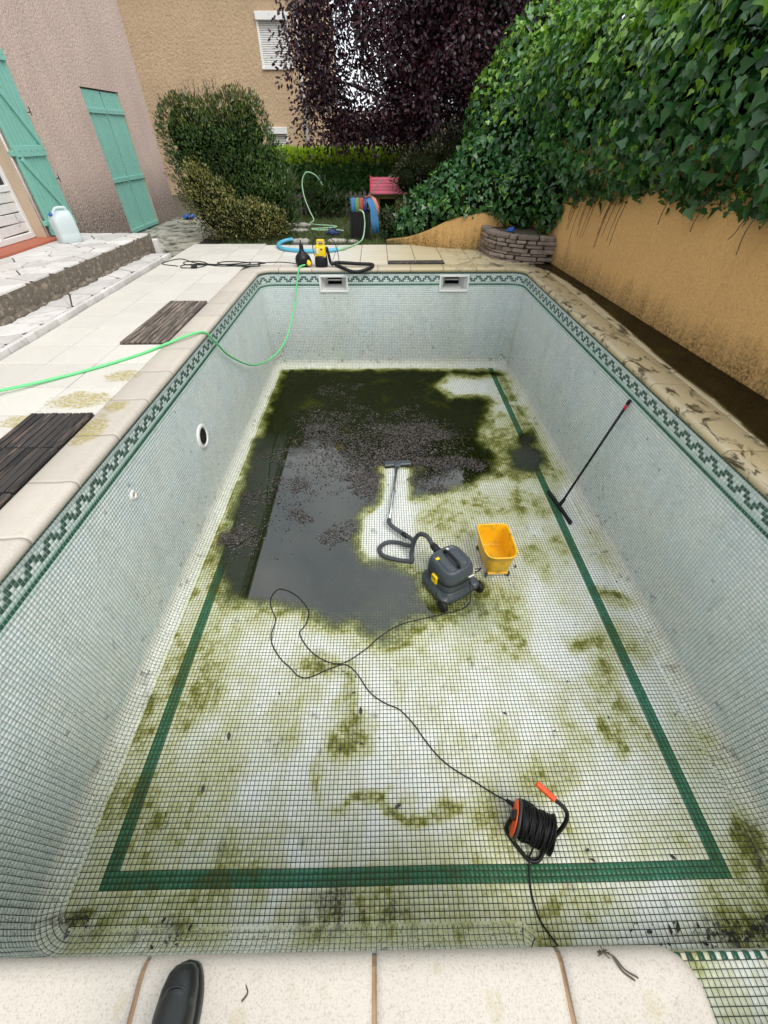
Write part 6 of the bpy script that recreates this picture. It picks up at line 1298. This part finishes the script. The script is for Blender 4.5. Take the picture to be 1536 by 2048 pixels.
# dry twigs on the coping
for i, (pts, lab) in enumerate((([(0.30, -0.038, 0.010), (0.335, -0.045, 0.012), (0.355, -0.068, 0.010), (0.382, -0.082, 0.010)], 'forked dry twig lying on the near coping beside the rusty joint'), ([(-0.56, -0.078, 0.006), (-0.552, -0.092, 0.007), (-0.563, -0.105, 0.006)], 'tiny curled leaf stalk on the coping right of the boot'))):
    t = thing('twig', lab, 'twig', pts[0]); mb = MB(); mb.tube(catmull(pts, 5), 0.0018, 5); mb.build('stalk', MT['twig'], t)
    if i == 0:
        mb = MB()
        for q in range(14):
            a = random.uniform(0, 6.28); l = random.uniform(0.008, 0.022); mb.tube([(0.315, -0.04, 0.010), (0.315 + l * math.cos(a), -0.04 + l * 0.6 * math.sin(a), 0.010 + random.uniform(0, 0.01))], 0.0012, 4)
        mb.tube(catmull([(0.335, -0.045, 0.012), (0.348, -0.070, 0.011), (0.372, -0.086, 0.010)], 4), 0.002, 4); mb.build('fibres', MT['twig'], t)

# ================================================================== THINGS ON THE DECK
# ---- two submersible pumps
pu = thing('yellow_pump', 'yellow and black submersible pump standing on the far coping', 'pump', (-1.085, 7.09, 0.006), math.radians(-6))
mb = MB(); mb.loft([sel(0.088, 0.075, 0.0, 2.6, 24), sel(0.095, 0.082, 0.01, 2.6, 24), sel(0.098, 0.085, 0.06, 2.6, 24), sel(0.092, 0.08, 0.12, 2.6, 24), sel(0.086, 0.074, 0.15, 2.6, 24)], smooth=True)
for k in range(9):
    a = math.pi * (1.1 + 0.8 * k / 8); mb.bbox((0.092 * math.cos(a), 0.08 * math.sin(a), 0.03), (0.014, 0.010, 0.05), 0.002, a)
mb.build('strainer_base', MT['black'], pu, local=True)
mb = MB(); mb.loft([sel(0.082, 0.070, 0.135, 3, 24), sel(0.086, 0.074, 0.15, 3, 24), sel(0.082, 0.070, 0.25, 3, 24), sel(0.072, 0.062, 0.275, 3, 24)], smooth=True)
for sx in (-1, 1): mb.bbox((sx * 0.070, -0.035, 0.14), (0.024, 0.05, 0.03), 0.005)
body = mb.build('body', MT['pumpyellow'], pu, local=True)
mb = MB()
for sx in (-1, 1): mb.bbox((sx * 0.045 + 0.012, 0.0, 0.295), (0.020, 0.05, 0.07), 0.006)
mb.bbox((0.012, 0.0, 0.335), (0.112, 0.052, 0.024), 0.008); mb.build('handle', MT['pumpyellow'], pu, local=True)
mb = MB(); mb.bbox((-0.030, -0.0735, 0.21), (0.030, 0.006, 0.065), 0.002); mb.build('maker_label', MT['white'], pu, local=True)
mb = MB(); mb.bbox((0.03, -0.074, 0.235), (0.030, 0.006, 0.018), 0.002); mb.build('badge', MT['vacdark'], pu, local=True)
mb = MB(); mb.tube(catmull([(0.10, 0.01, 0.22), (0.12, 0.0, 0.16), (0.14, -0.005, 0.06), (0.17, -0.01, 0.03)], 5), 0.022, 10); mb.tube([(0.085, 0.01, 0.25), (0.105, 0.01, 0.20)], 0.026, 10); mb.build('outlet', MT['black'], pu, local=True)
mb = MB(); mb.tube(catmull([(-0.93, 7.08, 0.035), (-0.86, 7.10, 0.055), (-0.72, 7.10, 0.055), (-0.50, 7.11, 0.045), (-0.33, 7.12, 0.040), (-0.29, 7.06, 0.034), (-0.36, 6.965, 0.010), (-0.50, 6.92, -0.022), (-0.62, 6.93, -0.015), (-0.76, 6.98, 0.025), (-0.86, 7.04, 0.04)], 7), 0.024, 10)
o_ = mb.build('flat_hose', MT['rubber'], pu); o_.rotation_euler = (0, 0, 0)
mb = MB(); mb.tube(catmull([(-1.08, 7.12, 0.33), (-1.0, 7.2, 0.36), (-0.90, 7.25, 0.30), (-0.84, 7.2, 0.15), (-0.82, 7.14, 0.03)], 7), 0.0055, 6); mb.tube(catmull([(-1.09, 7.12, 0.34), (-1.17, 7.2, 0.36), (-1.23, 7.22, 0.25), (-1.19, 7.16, 0.08), (-1.17, 7.1, 0.02)], 7), 0.0055, 6)
mb.build('cable', MT['rubber'], pu)
bp = thing('black_pump', 'black pear-shaped pump with a narrow neck beside the yellow pump', 'pump', (-1.375, 7.13, 0.006))
mb = MB(); mb.lathe([(0.02, 0.0), (0.085, 0.0), (0.102, 0.02), (0.112, 0.06), (0.110, 0.10), (0.095, 0.135), (0.07, 0.16), (0.045, 0.185), (0.034, 0.21), (0.030, 0.26), (0.024, 0.285), (0.020, 0.29)], (0, 0, 0), 26); mb.build('housing', MT['black'], bp, local=True)
mb = MB(); mb.bbox((-0.005, 0.0, 0.305), (0.016, 0.045, 0.05), 0.005, M=Matrix.Rotation(0.15, 3, 'Y')); mb.build('lug', MT['black'], bp, local=True)
mb = MB(); mb.bbox((0.02, -0.112, 0.105), (0.05, 0.010, 0.010), 0.002); mb.build('trim', MT['rubber'], bp, local=True)
mb = MB(); mb.tube(catmull([(0.05, -0.01, 0.17), (0.10, -0.01, 0.12), (0.125, -0.03, 0.05), (0.13, -0.05, 0.02)], 5), 0.018, 8); mb.build('elbow', MT['black'], bp, local=True)
mb = MB(); mb.lathe([(0.006, -0.03), (0.022, -0.026), (0.038, -0.008), (0.036, 0.012), (0.022, 0.034), (0.008, 0.05)], (0.105, -0.085, 0.045), 16, Matrix.Rotation(-0.25, 3, 'Y')); mb.build('float_switch', MT['pumpyellow'], bp, local=True)
# cable of the black pump, slung in loops on the paving
mb = MB(); lp = [(-1.30, 7.16, 0.012), (-1.5, 7.28, 0.006), (-1.80, 7.38, 0.006), (-2.1, 7.30, 0.006)]
rgc = random.Random(5)
seq = [(-2.05, 7.12), (-2.35, 7.10), (-2.75, 7.30), (-2.6, 7.42), (-2.25, 7.33), (-2.3, 7.15), (-2.65, 7.13), (-3.0, 7.25), (-3.25, 7.18), (-3.2, 7.02), (-2.95, 7.05), (-2.9, 7.28), (-3.1, 7.45), (-3.3, 7.40), (-3.2, 7.22), (-2.85, 7.20), (-2.5, 7.26), (-2.2, 7.38), (-2.0, 7.30), (-2.3, 7.20), (-2.7, 7.22), (-3.1, 7.34), (-3.45, 7.62), (-3.62, 7.30), (-3.3, 7.12)]
lp += [(x, y, 0.006 + 0.003 * rgc.random()) for x, y in seq]
mb.tube(catmull(lp, 6), 0.0062, 6); mb.build('cable', MT['rubber'], bp)
mb = MB(); mb.bbox((-3.02, 7.02, 0.018), (0.09, 0.05, 0.032), 0.008, 0.3); mb.build('cable_plug', MT['rubber'], bp)
# ---- hoses
gh = thing('garden_hose', 'bright green hose from the left deck over the coping hanging into the pool', 'hose', (-2.0, 4.3, 0.0))
pts = [(-4.2, 2.1, 0.33), (-3.95, 2.35, 0.20), (-3.6, 2.62, 0.09), (-3.178, 2.933, 0.040), (-2.9, 3.20, 0.016), (-2.654, 3.432, 0.013), (-2.42, 3.70, 0.013), (-2.275, 3.916, 0.018), (-2.12, 4.10, 0.034), (-2.012, 4.26, 0.010), (-1.984, 4.40, -0.135), (-1.985, 4.75, -0.44), (-1.95, 5.4, -0.82), (-1.84, 6.0, -0.97), (-1.68, 6.4, -0.86), (-1.545, 6.72, -0.52), (-1.47, 6.86, -0.20), (-1.43, 6.915, -0.04), (-1.41, 6.95, 0.022), (-1.36, 7.02, 0.034), (-1.29, 7.045, 0.036)]
mb = MB(); mb.tube(catmull(pts, 8), 0.0115, 10); mb.build('pipe', MT['greenhose'], gh)
mb = MB(); mb.tube([(-1.33, 7.03, 0.035), (-1.285, 7.046, 0.036)], 0.0155, 10); mb.build('connector', MT['black'], gh)
bh = thing('blue_hose', 'thick light blue ribbed hose curving behind the two pumps', 'hose', (-1.7, 8.3, 0))
c = catmull([(-1.80, 8.93, 0.06), (-1.93, 8.92, 0.045), (-2.02, 8.75, 0.032), (-2.0, 8.50, 0.030), (-1.85, 8.24, 0.030), (-1.55, 8.10, 0.030), (-1.25, 8.06, 0.030), (-1.02, 8.12, 0.030), (-0.92, 8.2, 0.030)], 14)
mb = MB(); mb.tube(c, [0.030 + 0.002 * (i % 2) for i in range(len(c))], 10); mb.build('pipe', MT['bluehose'], bh)
mb = MB(); mb.tube([(-0.95, 8.18, 0.030), (-0.80, 8.30, 0.028)], [0.034, 0.020], 10); mb.build('reducer', MT['palehose'], bh)
fh = thing('faded_hose', 'pale green hose running from the blue hose up over the black bin', 'hose', (-0.6, 9, 0))
mb = MB(); mb.tube(catmull([(-0.82, 8.28, 0.028), (-0.70, 8.55, 0.018), (-0.58, 8.85, 0.015), (-0.50, 9.12, 0.05), (-0.46, 9.22, 0.25), (-0.48, 9.24, 0.42), (-0.55, 9.34, 0.45), (-0.6, 9.45, 0.42)], 7), 0.013, 8); mb.build('pipe', MT['palehose'], fh)
lh = thing('looped_hose', 'thin green hose looping up against the hedge and coiled on the grass', 'hose', (-1.4, 11, 0))
mb = MB(); mb.tube(catmull([(-1.48, 12.0, 0.62), (-1.62, 11.95, 0.80), (-1.82, 11.9, 0.86), (-1.93, 11.85, 0.70), (-1.90, 11.7, 0.45), (-1.78, 11.5, 0.2), (-1.68, 11.3, 0.06), (-1.74, 11.1, 0.02), (-1.6, 10.9, 0.02), (-1.2, 10.75, 0.02), (-1.12, 10.6, 0.02), (-1.35, 10.45, 0.02), (-1.62, 10.35, 0.02), (-1.5, 10.2, 0.02), (-1.15, 10.15, 0.03), (-0.92, 10.0, 0.04)], 7), 0.013, 8); mb.build('pipe', MT['palehose'], lh)
# ---- jerrycan
jc = thing('jerrycan', 'translucent white plastic jerrycan on the terrace in front of the open shutter', 'jerrycan', (-4.86, 7.27, 0.303), math.radians(-38))
mb = MB(); mb.loft([sel(0.115, 0.135, 0.0, 5, 32), sel(0.125, 0.145, 0.012, 5, 32), sel(0.125, 0.145, 0.10, 5, 32), sel(0.121, 0.141, 0.115, 5, 32), sel(0.125, 0.145, 0.13, 5, 32), sel(0.125, 0.145, 0.27, 5, 32), sel(0.118, 0.130, 0.32, 4.5, 32, 0, 0.01), sel(0.095, 0.085, 0.37, 4, 32, 0, 0.045), sel(0.08, 0.07, 0.378, 4, 32, 0, 0.05)], smooth=True); mb.build('tank', MT['can'], jc, local=True)
mb = MB(); mb.tube(catmull([(0, 0.115, 0.365), (0, 0.105, 0.405), (0, 0.05, 0.412), (0, -0.02, 0.405), (0, -0.075, 0.355), (0, -0.09, 0.32)], 5), 0.017, 10); mb.build('handle', MT['can'], jc, local=True)
mb = MB(); mb.lathe([(0.026, 0), (0.028, 0.02), (0.024, 0.034), (0.004, 0.034)], (0.0, -0.100, 0.328), 16, Matrix.Rotation(0.6, 3, 'X')); mb.build('cap', MT['tarp'], jc, local=True)

# ================================================================== THINGS IN THE GARDEN
bn = thing('storage_bin', 'tall black woven resin bin full of beach towels behind the deck', 'bin', (-0.555, 9.47, 0.0))
mb = MB(); mb.loft([sel(0.165, 0.165, 0.0, 8, 32), sel(0.18, 0.18, 0.01, 8, 32), sel(0.19, 0.19, 0.40, 8, 32), sel(0.195, 0.195, 0.405, 8, 32), sel(0.195, 0.195, 0.43, 8, 32), sel(0.178, 0.178, 0.43, 8, 32), sel(0.165, 0.165, 0.05, 8, 32)]); mb.build('body', MT['rattan'], bn, local=True)
mb = MB()
for sx in (-1, 1):
    for sy in (-1, 1): mb.bbox((sx * 0.17, sy * 0.17, 0.21), (0.035, 0.035, 0.42), 0.006)
mb.build('corner_post', MT['black'], bn, local=True)
def cloth(name, label, rows_, mat, thick=0.012, stripes=None):
    t = thing(name, label, 'towel', rows_[0][0]); mb = MB(); n = len(rows_[0]); vs = [p for r_ in rows_ for p in r_]; fs = []
    for i in range(len(rows_) - 1):
        for j in range(n - 1): fs.append((i * n + j, i * n + j + 1, (i + 1) * n + j + 1, (i + 1) * n + j))
    mb.add(vs, fs, True); o = mb.build('cloth', MT[mat], t); md = o.modifiers.new('thick', 'SOLIDIFY'); md.thickness = thick; return t, o
def wave(a, b, n, amp, ph, z=0): return [(a[0] + (b[0] - a[0]) * k / n, a[1] + (b[1] - a[1]) * k / n + amp * math.sin(k * 1.9 + ph), a[2] + (b[2] - a[2]) * k / n + 0.3 * amp * math.cos(k * 1.3 + ph)) for k in range(n + 1)]
cloth('towel', 'blue towel trailing out over the right side of the black bin', [wave((-0.50, 9.42, 0.46), (-0.40, 9.52, 0.46), 8, 0.006, 0), wave((-0.48, 9.38, 0.60), (-0.34, 9.50, 0.62), 8, 0.008, 1), wave((-0.42, 9.36, 0.60), (-0.28, 9.46, 0.57), 8, 0.010, 2), wave((-0.352, 9.30, 0.48), (-0.235, 9.40, 0.46), 8, 0.012, 2), wave((-0.345, 9.27, 0.30), (-0.205, 9.37, 0.28), 8, 0.014, 3), wave((-0.34, 9.26, 0.10), (-0.175, 9.37, 0.10), 8, 0.016, 4)], 'cblue')
cloth('towel', 'salmon striped towel draped behind the blue towel on the bin', [wave((-0.46, 9.56, 0.46), (-0.40, 9.62, 0.46), 6, 0.006, 0), wave((-0.44, 9.54, 0.635), (-0.34, 9.60, 0.635), 6, 0.008, 1), wave((-0.34, 9.52, 0.635), (-0.25, 9.56, 0.60), 6, 0.008, 2), wave((-0.27, 9.50, 0.52), (-0.205, 9.52, 0.50), 6, 0.008, 2), wave((-0.24, 9.48, 0.34), (-0.18, 9.50, 0.32), 6, 0.008, 3)], 'corange')
for k, (mat, lab) in enumerate((('cblue', 'folded blue towel standing in the bin at its left edge'), ('cgreen', 'folded green towel standing in the bin between blue and red ones'), ('cred', 'folded red towel standing in the middle of the bin'), ('cnavy', 'folded dark blue towel standing in the bin right of the red one'))):
    x0 = -0.715 + k * 0.078
    cloth('towel', lab, [wave((x0, 9.36, 0.35), (x0 + 0.075, 9.36, 0.35), 5, 0.006, k), wave((x0, 9.35, 0.50), (x0 + 0.075, 9.35, 0.51), 5, 0.008, k + 1), wave((x0, 9.36, 0.60), (x0 + 0.075, 9.36, 0.61), 5, 0.010, k + 2), wave((x0, 9.44, 0.625), (x0 + 0.075, 9.44, 0.63), 5, 0.008, k + 2), wave((x0, 9.56, 0.56), (x0 + 0.075, 9.56, 0.57), 5, 0.008, k + 2)], mat)
# playhouse
ph = thing('playhouse', 'small wooden playhouse with a pink boarded roof under the dark shrub', 'playhouse', (0.05, 10.9, -0.05))
mb = MB(); wallz = (-0.05, 0.60)
for k in range(7):
    z = -0.01 + k * 0.092; b = MB()
    if 2 <= k <= 5:
        b.bbox((-0.215, 10.62, z), (0.10, 0.03, 0.086), 0.005); b.build('board', MT['mosswood'], ph); b = MB(); b.bbox((0.29, 10.62, z), (0.26, 0.03, 0.086), 0.005)
    else: b.bbox((0.075, 10.62, z), (0.69, 0.03, 0.086), 0.005)
    b.build('board', MT['mosswood'], ph)
    b = MB(); b.bbox((-0.262, 10.9, z), (0.03, 0.53, 0.086), 0.005); b.build('board', MT['mosswood'], ph)
    b = MB(); b.bbox((0.41, 10.9, z), (0.03, 0.53, 0.086), 0.005); b.build('board', MT['mosswood'], ph)
mb.bbox((0.0, 10.69, 0.36), (0.36, 0.02, 0.38), 0.003); mb.build('shade_panel', MT['core'], ph); mb = MB(); mb.bbox((0.07, 11.15, 0.27), (0.65, 0.03, 0.64), 0.003); mb.build('back_wall', MT['mosswood'], ph)  # near-black panel gives the opening its interior shade by colour
mb = MB(); mb.bbox((-0.285, 10.60, 0.27), (0.04, 0.04, 0.66), 0.005); mb.build('corner_post', MT['greywood'], ph)
for k in range(5):
    t0, t1 = k / 5, (k + 1) / 5; y0, y1 = 10.50 + 0.40 * t0, 10.50 + 0.40 * t1 + 0.02; z0, z1 = 0.575 + 0.24 * t0, 0.575 + 0.24 * t1
    b = MB(); b.loft([[(x, y0, z0 + 0.012), (x, y1, z1 + 0.004), (x, y1, z1 + 0.020), (x, y0, z0 + 0.034)] for x in (-0.34, 0.40)]); b.build('roof_board', MT['pinkroof'], ph)
    b = MB(); b.loft([[(x, 21.8 - y0, z0 + 0.012), (x, 21.8 - y1, z1 + 0.004), (x, 21.8 - y1, z1 + 0.020), (x, 21.8 - y0, z0 + 0.034)] for x in (-0.34, 0.40)]); b.build('roof_board', MT['pinkroof'], ph)
b = MB(); b.loft([[(-0.365, 10.49, 0.55), (-0.365, 10.49, 0.62), (-0.365, 10.90, 0.86), (-0.365, 10.90, 0.79)], [(-0.341, 10.49, 0.55), (-0.341, 10.49, 0.62), (-0.341, 10.90, 0.86), (-0.341, 10.90, 0.79)]]); b.build('barge_board', simple('red_barge', (0.45, 0.03, 0.06), 0.5), ph)
st = thing('pole', 'thin grey stick leaning against the playhouse roof', 'stick', (-0.52, 10.3, 0)); mb = MB(); mb.tube([(-0.55, 10.35, 0.42), (-0.12, 10.48, 0.83)], 0.010, 6); mb.tube([(-0.55, 10.35, 0.42), (-0.95, 10.25, 0.0)], 0.011, 6); mb.build('rod', MT['greywood'], st)
# picket fence
pf = thing('picket_fence', 'low weathered picket fence in front of the hedge', 'fence', (-0.8, 12.6, 0)); rgf = random.Random(6)
for k in range(22):
    x = -2.6 + k * 0.115; h = 0.46 + rgf.uniform(-0.03, 0.03); mb = MB(); w = 0.034
    mb.loft([[(x - w, y, -0.05), (x + w, y, -0.05), (x + w, y, h - 0.03), (x + w * 0.5, y, h), (x - w * 0.5, y, h), (x - w, y, h - 0.03)] for y in (12.60, 12.62)]); mb.build('picket', MT['greywood'], pf)
mb = MB(); mb.bbox((-1.4, 12.635, 0.36), (2.6, 0.025, 0.05), 0.005); mb.build('rail', MT['greywood'], pf)
mb = MB(); mb.bbox((-1.4, 12.635, 0.12), (2.6, 0.025, 0.05), 0.005); mb.build('rail', MT['greywood'], pf)
# edging stones along the grass
rgs = random.Random(8)
labs = ['large pale flat stone at the deck edge behind the black pump', 'broad white stone at the deck edge behind the yellow pump', 'small brownish stone at the deck edge left of the black bin', 'flat grey stone lying in the grass near the tall shrub', 'darker flat stone in the grass left of the coiled hose', 'low brown stone at the deck edge by the blue hose end']
for (x, y, sx, sy, sz), lb in zip(((-1.66, 8.98, 0.17, 0.11, 0.08), (-0.98, 9.1, 0.20, 0.12, 0.06), (-0.70, 9.1, 0.10, 0.08, 0.04), (-2.0, 10.9, 0.28, 0.12, 0.07), (-1.9, 10.3, 0.22, 0.10, 0.05), (-1.30, 9.0, 0.10, 0.08, 0.04)), labs):
    t = thing('stone', lb, 'stone', (x, y, -0.05), 0, 'stones edging the grass'); mb = MB(); n = 11; rings = []
    prm = [rgs.uniform(0.75, 1.15) for _ in range(n)]
    for z, s_ in ((0, 0.92), (sz * 0.5, 1.0), (sz * 0.9, 0.85), (sz, 0.55)): rings.append([(x + sx * s_ * prm[k] * math.cos(2 * math.pi * k / n), y + sy * s_ * prm[k] * math.sin(2 * math.pi * k / n), -0.05 + z * rgs.uniform(0.9, 1.15) + 0.03) for k in range(n)])
    mb.loft(rings); mb.build('rock', MT['rock'], t)
def crumple(name, label, cat, c, r, mat, seed):
    t = thing(name, label, cat, c); rg_ = np.random.default_rng(seed); mb = MB(); n, m = 14, 9; rings = []
    for i in range(m + 1):
        th = math.pi * (0.03 + 0.94 * i / m); rings.append([(c[0] + r[0] * math.sin(th) * math.cos(6.283 * k / n) * rg_.uniform(0.65, 1.2), c[1] + r[1] * math.sin(th) * math.sin(6.283 * k / n) * rg_.uniform(0.65, 1.2), c[2] + r[2] * (1 - math.cos(th)) * rg_.uniform(0.8, 1.1)) for k in range(n)])
    mb.loft(rings); mb.build('sheet', MT[mat], t)
crumple('tarp', 'crumpled blue tarp behind the corner of the pink house', 'tarp', (-4.85, 12.2, -0.03), (0.14, 0.14, 0.05), 'tarp', 3)
crumple('plastic_bag', 'crumpled blue plastic bag on top of the stone planter', 'bag', (1.93, 7.78, 0.33), (0.065, 0.05, 0.035), 'tarp', 5)
crumple('shoe_cover', 'crumpled dark navy plastic lying on the grass left of the bin', 'plastic', (-1.12, 9.75, -0.03), (0.14, 0.10, 0.07), 'cnavy', 6)
